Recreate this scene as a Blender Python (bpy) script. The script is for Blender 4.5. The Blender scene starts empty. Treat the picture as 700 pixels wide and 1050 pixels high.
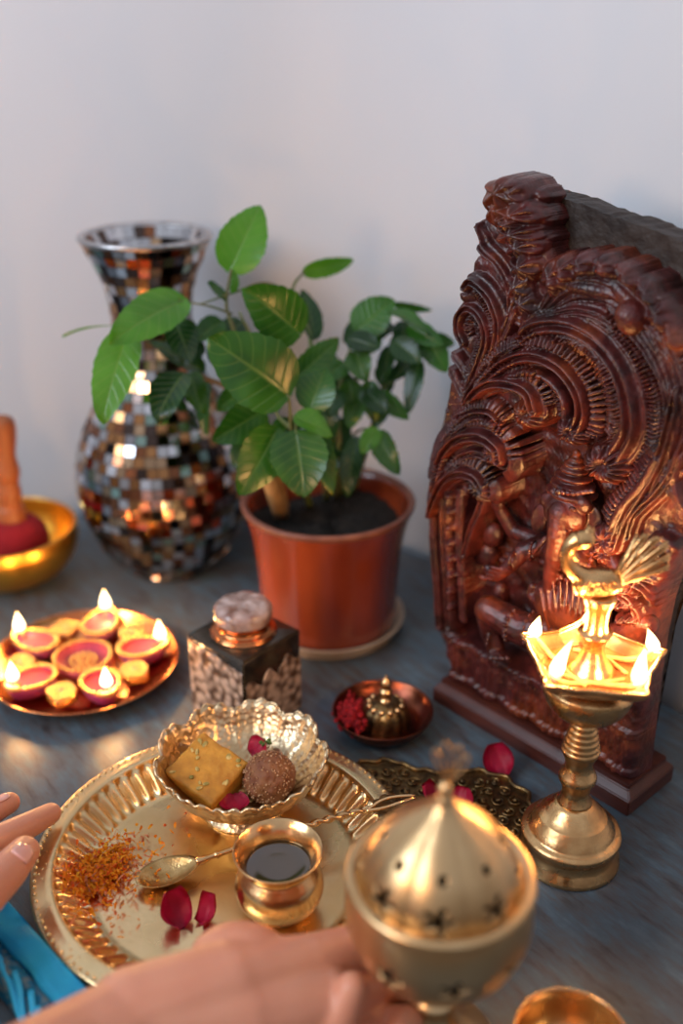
import bpy, bmesh, math, random
import numpy as np
from mathutils import Vector, Matrix
random.seed(7)
PI = math.pi
C = bpy.context.scene.collection
F = 1060.0; TH = math.radians(25.5); H = 0.49
ST, CT = math.sin(TH), math.cos(TH)
FW = Vector((0, CT, -ST)); UP = Vector((0, ST, CT)); RT = Vector((1, 0, 0)); CAM = Vector((0, 0, H))

def ray(u, v): return FW*F + RT*(u-350) + UP*(525-v)
def G(u, v, z=0.0):
    d = ray(u, v); return CAM + d*((z-H)/d.z)
def D(u, v, dep): return CAM + ray(u, v)*(dep/F)
def zat(X, Y, v):
    k = (525-v)/F
    q = (k*Y*CT - Y*ST)/(CT + k*ST)
    return H+q

# ---------------------------------------------------------------- materials
def nodes(m):
    m.use_nodes = True
    nt = m.node_tree
    return nt, nt.nodes, nt.links, nt.nodes['Principled BSDF']
def mat(name, col, rough=.5, metal=0.0, col2=None, nscale=40, bump=0.0, bscale=None, spec=.5, coat=0.0, rvar=0.0, sss=0.0, detail=4, stretch=None, lo=.35, hi=.65, bdist=.001):
    m = bpy.data.materials.new(name)
    nt, N, L, P = nodes(m)
    P.inputs['Base Color'].default_value = (*col, 1)
    P.inputs['Roughness'].default_value = rough
    P.inputs['Metallic'].default_value = metal
    P.inputs['Specular IOR Level'].default_value = spec
    P.inputs['Coat Weight'].default_value = coat
    P.inputs['Coat Roughness'].default_value = .08
    if sss:
        P.inputs['Subsurface Weight'].default_value = sss
        P.inputs['Subsurface Radius'].default_value = (.01, .004, .002)
        P.inputs['Subsurface Scale'].default_value = .5
    tc = N.new('ShaderNodeTexCoord'); mp = N.new('ShaderNodeMapping')
    L.new(tc.outputs['Object'], mp.inputs['Vector'])
    if stretch:
        mp.inputs['Scale'].default_value = stretch[:3]
        if len(stretch) > 3: mp.inputs['Rotation'].default_value = (0, 0, stretch[3])
    nz = N.new('ShaderNodeTexNoise'); nz.inputs['Scale'].default_value = nscale; nz.inputs['Detail'].default_value = detail
    L.new(mp.outputs[0], nz.inputs['Vector'])
    if col2:
        cr = N.new('ShaderNodeValToRGB')
        cr.color_ramp.elements[0].position = lo; cr.color_ramp.elements[1].position = hi
        cr.color_ramp.elements[0].color = (*col, 1); cr.color_ramp.elements[1].color = (*col2, 1)
        L.new(nz.outputs['Fac'], cr.inputs[0]); L.new(cr.outputs[0], P.inputs['Base Color'])
    if rvar:
        mr = N.new('ShaderNodeMapRange'); mr.inputs['To Min'].default_value = max(0, rough-rvar); mr.inputs['To Max'].default_value = rough+rvar
        mr.inputs['From Min'].default_value = .3; mr.inputs['From Max'].default_value = .7
        L.new(nz.outputs['Fac'], mr.inputs['Value']); L.new(mr.outputs[0], P.inputs['Roughness'])
    if bump:
        n2 = N.new('ShaderNodeTexNoise'); n2.inputs['Scale'].default_value = bscale or nscale; n2.inputs['Detail'].default_value = 5
        L.new(mp.outputs[0], n2.inputs['Vector'])
        b = N.new('ShaderNodeBump'); b.inputs['Strength'].default_value = bump; b.inputs['Distance'].default_value = bdist
        L.new(n2.outputs['Fac'], b.inputs['Height']); L.new(b.outputs[0], P.inputs['Normal'])
    return m
def voro_bump(m, scale, strength, dist=.001, feature='F1'):
    nt, N, L, P = nodes(m)
    tc = N.new('ShaderNodeTexCoord'); v = N.new('ShaderNodeTexVoronoi'); v.feature = feature; v.inputs['Scale'].default_value = scale
    L.new(tc.outputs['Object'], v.inputs['Vector'])
    b = N.new('ShaderNodeBump'); b.inputs['Strength'].default_value = strength; b.inputs['Distance'].default_value = dist
    L.new(v.outputs['Distance'], b.inputs['Height']); L.new(b.outputs[0], P.inputs['Normal'])
    return m

BRASS = (.78, .50, .17)
M = {}
M['brass'] = mat('brass', (.80,.51,.25), .24, 1, (.52,.30,.13), 30, .15, 200, rvar=.08)
M['brass_tray'] = mat('tray_brass', (.90,.68,.38), .27, 1, (.72,.51,.25), 18, .1, 260, rvar=.10)
M['brass_soft'] = mat('soft_brass', (.74,.51,.27), .34, 1, (.60,.38,.18), 25, .1, 120, rvar=.08)
M['lamp_brass'] = mat('lamp_brass', (.80,.49,.22), .28, 1, (.56,.31,.13), 60, .2, 300, rvar=.1)
M['old_brass'] = mat('old_brass', (.30,.19,.075), .40, 1, (.085,.055,.03), 160, .5, 400, rvar=.1)
M['bowl_brass'] = mat('gong_brass', (.85,.48,.09), .3, 1, (.75,.38,.05), 14, .2, 60, rvar=.06)
M['silver_gold'] = voro_bump(mat('embossed_silver', (.74,.57,.36), .33, 1, (.58,.40,.21), 50), 260, .6, .0012)
M['copper'] = mat('copper', (.80,.33,.13), .22, 1, (.55,.18,.07), 40, .1, 100, rvar=.08)
M['dark_copper'] = mat('dark_copper', (.26,.08,.04), .28, 1, (.12,.03,.02), 60, .1, 100)
M['terracotta'] = mat('glazed_terracotta', (.36,.062,.016), .22, 0, (.17,.026,.012), 14, .10, 30, coat=.8, stretch=(1,1,.18), bdist=.003)
M['rim_clay'] = mat('worn_rim_clay', (.25,.09,.055), .5, 0, (.16,.05,.03), 60, .2, 100)
M['saucer'] = mat('saucer_ceramic', (.62,.50,.38), .35, 0, (.50,.38,.27), 30, .05, 40)
M['soil'] = mat('soil', (.006,.004,.003), .95, 0, (.018,.012,.008), 120, 1, 200, bdist=.004)
M['stem'] = mat('green_stem', (.10,.16,.03), .5, 0, (.16,.13,.05), 60, .2, 100)
M['wood_stem'] = mat('woody_stem', (.42,.25,.10), .6, 0, (.28,.15,.06), 60, .4, 120)
M['plinth'] = mat('plinth_wood', (.085,.022,.014), .36, 0, (.045,.012,.009), 30, .3, 60, stretch=(1,1,6), spec=.4)
M['slab'] = mat('raw_dark_wood', (.040,.023,.016), .62, 0, (.018,.011,.009), 40, 1, 60, bdist=.004)
M['mallet_wood'] = mat('mallet_wood', (.42,.13,.04), .4, 0, (.30,.08,.02), 20, .1, 60, stretch=(1,1,.2))
M['felt'] = mat('red_felt', (.36,.008,.012), .95, 0, (.26,.005,.010), 80, .6, 300)
M['red_powder'] = mat('red_powder', (.42,.004,.010), .95, 0, (.22,.003,.006), 200, 1, 500)
M['petal'] = mat('rose_petal', (.62,.008,.06), .5, 0, (.42,.004,.035), 60, .2, 200, sss=.15)
M['green_sprig'] = mat('green_sprig', (.07,.14,.02), .6)
M['barfi'] = mat('barfi', (.62,.29,.030), .62, 0, (.42,.17,.012), 90, .9, 200, sss=.15, bdist=.0012)
M['nut'] = mat('nut_flakes', (.74,.50,.16), .6, 0, (.22,.18,.03), 150)
M['laddoo'] = mat('laddoo', (.25,.10,.035), .7, 0, (.16,.05,.02), 120, 1, 300)
M['crumb'] = mat('coconut_crumb', (.55,.33,.18), .7, 0, (.28,.12,.05), 240)
M['oil'] = mat('dark_oil', (.035,.022,.008), .04, 0, spec=.8, coat=1)
M['box_black'] = mat('black_glaze', (.012,.010,.008), .25, 0, (.035,.025,.015), 120, .2, 200, coat=.4)
M['cap_stone'] = mat('pearly_cap', (.60,.46,.42), .25, 0, (.20,.09,.06), 70, .5, 90, coat=.5)
M['pink'] = mat('pink_clay', (.55,.075,.085), .4, 0, (.45,.05,.10), 60, .2, 200)
M['magenta'] = mat('magenta_clay', (.22,.02,.10), .4, 0, (.30,.03,.14), 60)
M['gold_bead'] = mat('gold_beading', (.95,.60,.20), .22, .75, (.80,.42,.10), 100)
M['teal_dot'] = mat('green_paint', (.15,.28,.14), .4)
M['wax'] = mat('wax', (.75,.50,.25), .4, 0, sss=.3)
M['marigold'] = mat('marigold_petals', (1,.30,.005), .6, 0, (1,.52,.012), 300, sss=.1)
M['marigold_pale'] = mat('pale_petal_shreds', (.85,.42,.22), .6, 0, (.75,.25,.08), 300)
M['marigold_deep'] = mat('deep_orange_petals', (.85,.12,.01), .6, 0, (.90,.24,.01), 300)
M['cloth'] = mat('turquoise_cloth', (.05,.62,.92), .5, 0, (.04,.54,.86), 40, .2, 600, spec=.4)
M['cloth_dark'] = mat('teal_woven_band', (.012,.24,.42), .6, 0, (.26,.34,.36), 160, .5, 500, lo=.45, hi=.6)
M['thread'] = mat('blue_thread', (.03,.42,.72), .5)
M['wick'] = mat('wick', (.55,.30,.12), .7, 0, (.35,.17,.06), 200)
M['nail'] = mat('fingernail', (.80,.42,.36), .18, 0, coat=.6, sss=.1)
M['wall'] = mat('wall_paint', (.75,.765,.81), .8, 0, (.80,.805,.83), 2.2, .05, 60, detail=2, stretch=(1,1,.12))
M['floor'] = mat('floor_wood', (.18,.12,.08), .5, 0, (.12,.08,.05), 6, stretch=(1,12,1))
M['inner_dark'] = mat('sooty_inside', (.02,.015,.01), .8)

def skin_mat():
    m = mat('skin', (.66,.30,.19), .42, 0, (.60,.245,.15), 22, .25, 420, sss=.25, bdist=.0006)
    return m
M['skin'] = skin_mat()

def table_mat():
    m = bpy.data.materials.new('blue_grey_painted_wood')
    nt, N, L, P = nodes(m)
    tc = N.new('ShaderNodeTexCoord'); mp = N.new('ShaderNodeMapping')
    mp.inputs['Rotation'].default_value = (0, 0, math.radians(52))
    L.new(tc.outputs['Object'], mp.inputs['Vector'])
    mp2 = N.new('ShaderNodeMapping'); mp2.inputs['Scale'].default_value = (2.4, 10, 1)
    L.new(mp.outputs[0], mp2.inputs['Vector'])
    g = N.new('ShaderNodeTexNoise'); g.inputs['Scale'].default_value = 13; g.inputs['Detail'].default_value = 8; g.inputs['Roughness'].default_value = .7
    L.new(mp2.outputs[0], g.inputs['Vector'])
    n2 = N.new('ShaderNodeTexNoise'); n2.inputs['Scale'].default_value = 9; n2.inputs['Detail'].default_value = 6
    L.new(tc.outputs['Object'], n2.inputs['Vector'])
    cr = N.new('ShaderNodeValToRGB'); e = cr.color_ramp.elements
    e[0].position = .30; e[0].color = (.052,.050,.054, 1)
    e[1].position = .72; e[1].color = (.150,.205,.25, 1)
    x = e.new(.46); x.color = (.100,.112,.128, 1)
    x = e.new(.56); x.color = (.088,.140,.180, 1)
    L.new(g.outputs['Fac'], cr.inputs[0])
    cr2 = N.new('ShaderNodeValToRGB'); e = cr2.color_ramp.elements
    e[0].position = .38; e[0].color = (.55,.55,.55, 1); e[1].position = .62; e[1].color = (1.05,1.05,1.05, 1)
    L.new(n2.outputs['Fac'], cr2.inputs[0])
    mx = N.new('ShaderNodeMix'); mx.data_type = 'RGBA'; mx.blend_type = 'MULTIPLY'; mx.inputs[0].default_value = .8
    L.new(cr.outputs[0], mx.inputs[6]); L.new(cr2.outputs[0], mx.inputs[7])
    L.new(mx.outputs[2], P.inputs['Base Color'])
    mr = N.new('ShaderNodeMapRange'); mr.inputs['To Min'].default_value = .22; mr.inputs['To Max'].default_value = .50
    L.new(g.outputs['Fac'], mr.inputs['Value']); L.new(mr.outputs[0], P.inputs['Roughness'])
    b = N.new('ShaderNodeBump'); b.inputs['Strength'].default_value = .5; b.inputs['Distance'].default_value = .0012
    L.new(g.outputs['Fac'], b.inputs['Height']); L.new(b.outputs[0], P.inputs['Normal'])
    return m
M['table'] = table_mat()

def carving_mat():
    m = bpy.data.materials.new('polished_carved_wood')
    nt, N, L, P = nodes(m)
    tc = N.new('ShaderNodeTexCoord')
    n = N.new('ShaderNodeTexNoise'); n.inputs['Scale'].default_value = 22; n.inputs['Detail'].default_value = 6
    L.new(tc.outputs['Object'], n.inputs['Vector'])
    cr = N.new('ShaderNodeValToRGB'); e = cr.color_ramp.elements
    e[0].position = .33; e[0].color = (.040,.009,.008, 1); e[1].position = .68; e[1].color = (.165,.034,.010, 1)
    x = e.new(.5); x.color = (.080,.014,.014, 1)
    L.new(n.outputs['Fac'], cr.inputs[0])
    n3 = N.new('ShaderNodeTexNoise'); n3.inputs['Scale'].default_value = 70; n3.inputs['Detail'].default_value = 8; n3.inputs['Roughness'].default_value = .7
    L.new(tc.outputs['Object'], n3.inputs['Vector'])
    pr = N.new('ShaderNodeValToRGB'); pr.color_ramp.elements[0].position = .38; pr.color_ramp.elements[0].color = (.30,.26,.26, 1)
    pr.color_ramp.elements[1].position = .60; pr.color_ramp.elements[1].color = (1.25,1.2,1.1, 1)
    L.new(n3.outputs['Fac'], pr.inputs[0])
    mx = N.new('ShaderNodeMix'); mx.data_type = 'RGBA'; mx.blend_type = 'MULTIPLY'; mx.inputs[0].default_value = .9
    L.new(cr.outputs[0], mx.inputs[6]); L.new(pr.outputs[0], mx.inputs[7])
    L.new(mx.outputs[2], P.inputs['Base Color'])
    P.inputs['Roughness'].default_value = .36
    P.inputs['Coat Weight'].default_value = .12; P.inputs['Coat Roughness'].default_value = .28
    n2 = N.new('ShaderNodeTexNoise'); n2.inputs['Scale'].default_value = 190; n2.inputs['Detail'].default_value = 7
    L.new(tc.outputs['Object'], n2.inputs['Vector'])
    b = N.new('ShaderNodeBump'); b.inputs['Strength'].default_value = .6; b.inputs['Distance'].default_value = .0014
    L.new(n2.outputs['Fac'], b.inputs['Height']); L.new(b.outputs[0], P.inputs['Normal'])
    return m
M['carving'] = carving_mat()

def tile_mat():
    m = bpy.data.materials.new('mirror_mosaic_tiles')
    nt, N, L, P = nodes(m)
    geo = N.new('ShaderNodeNewGeometry')
    cr = N.new('ShaderNodeValToRGB'); cr.color_ramp.interpolation = 'CONSTANT'
    e = cr.color_ramp.elements
    cols = [(0,(.55,.55,.58)),(.16,(.50,.24,.10)),(.30,(.03,.025,.025)),(.42,(.62,.62,.64)),(.54,(.30,.12,.06)),(.64,(.30,.42,.36)),(.72,(.55,.36,.22)),(.82,(.10,.07,.06)),(.90,(.80,.80,.84))]
    e[0].color = (*cols[0][1],1); e[1].position = cols[1][0]; e[1].color = (*cols[1][1],1)
    for p, c in cols[2:]:
        x = e.new(p); x.color = (*c, 1)
    L.new(geo.outputs['Random Per Island'], cr.inputs[0]); L.new(cr.outputs[0], P.inputs['Base Color'])
    P.inputs['Metallic'].default_value = 1; P.inputs['Roughness'].default_value = .08
    return m
M['tile'] = tile_mat()
M['grout'] = mat('dark_grout', (.05,.035,.03), .6)

def leaf_mat(name, c1, c2, yellow=0.0):
    m = bpy.data.materials.new(name)
    nt, N, L, P = nodes(m)
    uv = N.new('ShaderNodeUVMap'); sp = N.new('ShaderNodeSeparateXYZ'); L.new(uv.outputs[0], sp.inputs[0])
    def math_(op, a, b=None, v=None):
        n = N.new('ShaderNodeMath'); n.operation = op
        if isinstance(a, (int, float)): n.inputs[0].default_value = a
        else: L.new(a, n.inputs[0])
        if b is not None:
            if isinstance(b, (int, float)): n.inputs[1].default_value = b
            else: L.new(b, n.inputs[1])
        return n.outputs[0]
    a = math_('ABSOLUTE', math_('SUBTRACT', sp.outputs[1], .5))          # 0 midrib .. .5 edge
    t = math_('SUBTRACT', sp.outputs[0], math_('MULTIPLY', a, .45))
    fr = math_('ABSOLUTE', math_('SUBTRACT', math_('FRACT', math_('MULTIPLY', t, 7.5)), .5))
    vein = math_('SUBTRACT', 1.0, math_('MINIMUM', math_('MULTIPLY', fr, 9.0), 1.0))
    mid = math_('SUBTRACT', 1.0, math_('MINIMUM', math_('MULTIPLY', a, 26.0), 1.0))
    v = math_('MAXIMUM', math_('MULTIPLY', vein, .55), mid)
    tc = N.new('ShaderNodeTexCoord')
    n = N.new('ShaderNodeTexNoise'); n.inputs['Scale'].default_value = 28; n.inputs['Detail'].default_value = 3
    L.new(tc.outputs['Object'], n.inputs['Vector'])
    cr = N.new('ShaderNodeValToRGB'); e = cr.color_ramp.elements
    e[0].position = .35; e[0].color = (*c1, 1); e[1].position = .6; e[1].color = (*c2, 1)
    if yellow:
        x = e.new(.62+.12*(1-yellow)); x.color = (*c2, 1)
        x = e.new(.68+.12*(1-yellow)); x.color = (.42, .36, .03, 1)
    L.new(n.outputs['Fac'], cr.inputs[0])
    mx = N.new('ShaderNodeMix'); mx.data_type = 'RGBA'; L.new(math_('MULTIPLY', v, .4), mx.inputs[0])
    L.new(cr.outputs[0], mx.inputs[6]); mx.inputs[7].default_value = (.22, .34, .09, 1)
    L.new(mx.outputs[2], P.inputs['Base Color'])
    P.inputs['Roughness'].default_value = .26; P.inputs['Specular IOR Level'].default_value = .55
    b = N.new('ShaderNodeBump'); b.inputs['Strength'].default_value = .5; b.inputs['Distance'].default_value = .0008; b.invert = True
    L.new(v, b.inputs['Height']); L.new(b.outputs[0], P.inputs['Normal'])
    tr = N.new('ShaderNodeBsdfTranslucent'); hs = N.new('ShaderNodeMix'); hs.data_type = 'RGBA'; hs.blend_type = 'MULTIPLY'; hs.inputs[0].default_value = 1
    L.new(mx.outputs[2], hs.inputs[6]); hs.inputs[7].default_value = (1.7, 2.0, .7, 1); L.new(hs.outputs[2], tr.inputs[0])
    ms = N.new('ShaderNodeMixShader'); ms.inputs[0].default_value = .28
    L.new(P.outputs[0], ms.inputs[1]); L.new(tr.outputs[0], ms.inputs[2])
    L.new(ms.outputs[0], N['Material Output'].inputs['Surface'])
    return m
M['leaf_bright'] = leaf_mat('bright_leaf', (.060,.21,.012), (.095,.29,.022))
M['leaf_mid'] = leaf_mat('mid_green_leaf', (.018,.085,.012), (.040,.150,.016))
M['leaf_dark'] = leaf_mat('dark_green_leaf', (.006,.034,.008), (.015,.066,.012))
M['leaf_var'] = leaf_mat('variegated_leaf', (.022,.085,.010), (.05,.155,.016), 1.15)

def pearl_mat():
    m = bpy.data.materials.new('embossed_pearl_panel')
    nt, N, L, P = nodes(m)
    tc = N.new('ShaderNodeTexCoord'); v = N.new('ShaderNodeTexVoronoi'); v.feature = 'SMOOTH_F1'; v.inputs['Scale'].default_value = 170
    L.new(tc.outputs['Object'], v.inputs['Vector'])
    cr = N.new('ShaderNodeValToRGB'); e = cr.color_ramp.elements
    e[0].position = .25; e[0].color = (.58,.44,.35, 1); e[1].position = .62; e[1].color = (.10,.055,.035, 1)
    L.new(v.outputs['Distance'], cr.inputs[0]); L.new(cr.outputs[0], P.inputs['Base Color'])
    P.inputs['Roughness'].default_value = .35; P.inputs['Metallic'].default_value = .25
    b = N.new('ShaderNodeBump'); b.inputs['Strength'].default_value = .8; b.inputs['Distance'].default_value = .0015; b.invert = True
    L.new(v.outputs['Distance'], b.inputs['Height']); L.new(b.outputs[0], P.inputs['Normal'])
    return m
M['pearl'] = pearl_mat()

def flame_mat():
    m = bpy.data.materials.new('flame')
    m.use_nodes = True; nt = m.node_tree; N = nt.nodes; L = nt.links
    N.remove(N['Principled BSDF'])
    tc = N.new('ShaderNodeTexCoord'); sp = N.new('ShaderNodeSeparateXYZ'); L.new(tc.outputs['Generated'], sp.inputs[0])
    cr = N.new('ShaderNodeValToRGB'); e = cr.color_ramp.elements
    e[0].position = 0; e[0].color = (.16,.06,.22, 1); e[1].position = 1; e[1].color = (1,.50,.14, 1)
    x = e.new(.16); x.color = (.55,.22,.16, 1)
    x = e.new(.32); x.color = (1,.74,.40, 1)
    x = e.new(.75); x.color = (1,.72,.36, 1)
    L.new(sp.outputs[2], cr.inputs[0])
    mr = N.new('ShaderNodeMapRange'); mr.inputs['From Min'].default_value = .08; mr.inputs['From Max'].default_value = .35
    mr.inputs['To Min'].default_value = .5; mr.inputs['To Max'].default_value = 5
    L.new(sp.outputs[2], mr.inputs['Value'])
    em = N.new('ShaderNodeEmission'); L.new(cr.outputs[0], em.inputs[0]); L.new(mr.outputs[0], em.inputs[1])
    tr = N.new('ShaderNodeBsdfTransparent'); ad = N.new('ShaderNodeAddShader')
    L.new(em.outputs[0], ad.inputs[0]); L.new(tr.outputs[0], ad.inputs[1]); L.new(ad.outputs[0], N['Material Output'].inputs['Surface'])
    return m
M['flame'] = flame_mat()

# ---------------------------------------------------------------- mesh helpers
def empty(name, loc, label, cat, group=None, rz=0.0):
    o = bpy.data.objects.new(name, None); C.objects.link(o); o.empty_display_size = .01
    o.location = loc; o.rotation_euler = (0, 0, rz)
    o['label'] = label; o['category'] = cat
    if group: o['group'] = group
    return o
def tag(o, label, cat, group=None, kind=None):
    o['label'] = label; o['category'] = cat
    if group: o['group'] = group
    if kind: o['kind'] = kind
    return o
def absloc(o):
    p = Vector(o.location)
    while o.parent: o = o.parent; p += Vector(o.location)
    return p
def obj(name, bm, m, parent=None, world=False, smooth=True, origin=None, label=None):
    """link bm as one mesh object. world=True: coordinates are world ones and parents only translate."""
    if world:
        off = absloc(parent) if parent else (Vector(origin) if origin is not None else Vector((0,0,0)))
        bmesh.ops.translate(bm, verts=bm.verts, vec=-off)
    bmesh.ops.recalc_face_normals(bm, faces=bm.faces)
    me = bpy.data.meshes.new(name); bm.to_mesh(me); bm.free()
    if smooth:
        for p in me.polygons: p.use_smooth = True
    me.materials.append(M[m] if isinstance(m, str) else m)
    o = bpy.data.objects.new(name, me); C.objects.link(o)
    if parent: o.parent = parent
    elif world and origin is not None: o.location = origin
    if label: o['label'] = label
    return o
def revolve(bm, prof, seg=48, c=(0,0,0), fn=None, a0=0.0, closed=True):
    """prof: (r,z); fn(theta,i,r,z)->(r,z)"""
    rings = []
    for i, (r, z) in enumerate(prof):
        ring = []
        for k in range(seg):
            a = a0+2*PI*k/seg
            rr, zz = fn(a, i, r, z) if fn else (r, z)
            ring.append(bm.verts.new((c[0]+rr*math.cos(a), c[1]+rr*math.sin(a), c[2]+zz)))
        rings.append(ring)
    for i in range(len(rings)-1):
        for k in range(seg):
            k2 = (k+1) % seg
            bm.faces.new((rings[i][k], rings[i][k2], rings[i+1][k2], rings[i+1][k]))
    if closed:
        for ring in (rings[0], rings[-1]):
            try: bm.faces.new(ring)
            except Exception: pass
    return rings
def spl(pts, n=8):
    """Catmull-Rom through tuples of any length"""
    P = [np.array(p, float) for p in pts]
    P = [2*P[0]-P[1]]+P+[2*P[-1]-P[-2]]
    out = []
    for i in range(1, len(P)-2):
        for j in range(n):
            t = j/n
            out.append(.5*((2*P[i])+(-P[i-1]+P[i+1])*t+(2*P[i-1]-5*P[i]+4*P[i+1]-P[i+2])*t*t+(-P[i-1]+3*P[i]-3*P[i+1]+P[i+2])*t**3))
    out.append(P[-2])
    return out
def L_(pts, n=6): return [tuple(p) for p in spl(pts, n)]
def tube(bm, pts, rad, seg=10, cap=True, flat=1.0, fn=None):
    pts = [Vector(p[:3]) for p in pts]
    if not hasattr(rad, '__len__'): rad = [rad]*len(pts)
    n = len(pts); rings = []
    t0 = (pts[1]-pts[0]).normalized()
    ref = Vector((0,0,1)) if abs(t0.z) < .9 else Vector((1,0,0))
    u = t0.cross(ref).normalized()
    for i in range(n):
        t = (pts[min(i+1,n-1)]-pts[max(i-1,0)]).normalized()
        u = (u-t*u.dot(t)).normalized(); w = t.cross(u)
        ring = []
        for k in range(seg):
            a = 2*PI*k/seg; r = rad[i]*(fn(a, i) if fn else 1)
            ring.append(bm.verts.new(pts[i]+u*(math.cos(a)*r)+w*(math.sin(a)*r*flat)))
        rings.append(ring)
    for i in range(n-1):
        for k in range(seg):
            k2 = (k+1) % seg
            bm.faces.new((rings[i][k], rings[i][k2], rings[i+1][k2], rings[i+1][k]))
    if cap: bm.faces.new(rings[0]); bm.faces.new(rings[-1])
def ball(bm, c, r, seg=16, rings=10, rot=None):
    """ellipsoid, r scalar or 3-vector"""
    if not hasattr(r, '__len__'): r = (r,)*3
    mtx = Matrix.Translation(Vector(c)) @ (rot.to_4x4() if rot else Matrix.Identity(4)) @ Matrix.Diagonal((r[0], r[1], r[2], 1))
    t = bm.verts.new(mtx @ Vector((0,0,1))); b = bm.verts.new(mtx @ Vector((0,0,-1))); rr = []
    for i in range(1, rings):
        p = PI*i/rings; sp, cp = math.sin(p), math.cos(p)
        rr.append([bm.verts.new(mtx @ Vector((sp*math.cos(2*PI*k/seg), sp*math.sin(2*PI*k/seg), cp))) for k in range(seg)])
    for k in range(seg):
        k2 = (k+1) % seg
        bm.faces.new((t, rr[0][k], rr[0][k2])); bm.faces.new((b, rr[-1][k2], rr[-1][k]))
        for i in range(len(rr)-1): bm.faces.new((rr[i][k], rr[i+1][k], rr[i+1][k2], rr[i][k2]))
def box(bm, c, s, rot=None, bev=0.0, seg=2):
    mtx = Matrix.Translation(Vector(c)) @ (rot.to_4x4() if rot else Matrix.Identity(4)) @ Matrix.Diagonal((s[0], s[1], s[2], 1))
    g = bmesh.ops.create_cube(bm, size=1, matrix=mtx)
    if bev:
        es = list({e for v in g['verts'] for e in v.link_edges})
        bmesh.ops.bevel(bm, geom=es, offset=bev, segments=seg, affect='EDGES', profile=.6)
def prism(bm, poly, z0, z1):
    a = [bm.verts.new((x, y, z0)) for x, y in poly]; b = [bm.verts.new((x, y, z1)) for x, y in poly]
    n = len(poly)
    for i in range(n): bm.faces.new((a[i], a[(i+1)%n], b[(i+1)%n], b[i]))
    bm.faces.new(a[::-1]); bm.faces.new(b)
def cone(bm, a, b, ra, rb, seg=16):
    """rounded tapering bone between two points"""
    a, b = Vector(a), Vector(b)
    tube(bm, [a, a.lerp(b,.5), b], [ra, (ra+rb)/2, rb], seg)
    ball(bm, a, ra, seg, seg//2+2); ball(bm, b, rb, seg, seg//2+2)
def remesh(o, vox, smooth=6, fac=.6):
    md = o.modifiers.new('fuse', 'REMESH'); md.mode = 'VOXEL'; md.voxel_size = vox; md.use_smooth_shade = True
    s = o.modifiers.new('relax', 'SMOOTH'); s.iterations = smooth; s.factor = fac
    return o
def noise_disp(bm, amp, scale, seed=0):
    from mathutils import noise
    for v in bm.verts:
        n = noise.noise_vector(v.co*scale+Vector((seed, seed*2.1, 0)))
        v.co += n*amp
def flame(name, base, h, r, parent, lean=(0,0), power=.1, light=True):
    bm = bmesh.new()
    prof = [(.0,0),(.38,.04),(.78,.14),(1,.28),(.92,.42),(.68,.60),(.40,.77),(.17,.91),(.0,1)]
    fp = L_(prof, 3)
    revolve(bm, [(max(.0002, p[0]*r), p[1]*h) for p in fp], 16)
    for v in bm.verts:
        k = v.co.z/h; v.co.x += lean[0]*k*k*h; v.co.y += lean[1]*k*k*h
    bmesh.ops.translate(bm, verts=bm.verts, vec=Vector(base))
    o = obj(name, bm, 'flame', parent, world=True)
    if light:
        l = bpy.data.lights.new('flame_light', 'POINT'); l.energy = power; l.color = (1, .50, .17); l.shadow_soft_size = r*1.2
        lo = bpy.data.objects.new('flame_light', l); C.objects.link(lo)
        lo.location = Vector(base)+Vector((lean[0]*h*.3, lean[1]*h*.3, h*.60))
    return o

# ================================================================ setting
def struct(name, bm, m):
    o = obj(name, bm, m, smooth=False); o['kind'] = 'structure'; return o
ZF = -.75
bm = bmesh.new(); box(bm, (-.55, 0, ZF-.05), (3.6, 3.4, .1)); struct('floor', bm, 'floor')
# foot line of the walls seen from above: straight back wall, rounded corner, wall running off to the right
A_ = Vector((-1.9, 1.235)); K_ = Vector((.063, .992)); B_ = Vector((.815, -.155))
d1 = (K_-A_).normalized(); d2 = (B_-K_).normalized(); RC = .30
th_ = d1.angle(d2); tl_ = RC*math.tan(th_/2); c0 = K_-d1*tl_; n0 = Vector((d1.y, -d1.x)); cc = c0+n0*RC
arc = [cc+Matrix.Rotation(-th_*k/16, 2) @ (-n0*RC) for k in range(17)]
foot = [A_]+arc+[B_]
def wall(name, pts):
    bm = bmesh.new(); rows = []
    for z in (ZF, 2.0):
        for off in (0, .08):
            row = []
            for i, p in enumerate(pts):
                t = (pts[min(i+1, len(pts)-1)]-pts[max(i-1, 0)]).normalized(); n = Vector((-t.y, t.x))
                row.append(bm.verts.new((p.x+n.x*off, p.y+n.y*off, z)))
            rows.append(row)
    q = (rows[0], rows[1], rows[3], rows[2])
    for i in range(len(pts)-1):
        for k in range(4): bm.faces.new((q[k][i], q[(k+1)%4][i], q[(k+1)%4][i+1], q[k][i+1]))
    bm.faces.new([r[0] for r in q]); bm.faces.new([r[-1] for r in q])
    o = struct(name, bm, 'wall')
    for p in o.data.polygons: p.use_smooth = abs(p.normal.z) < .5 and p.area > .01
    return o
wall('wall_back', foot)

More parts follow.
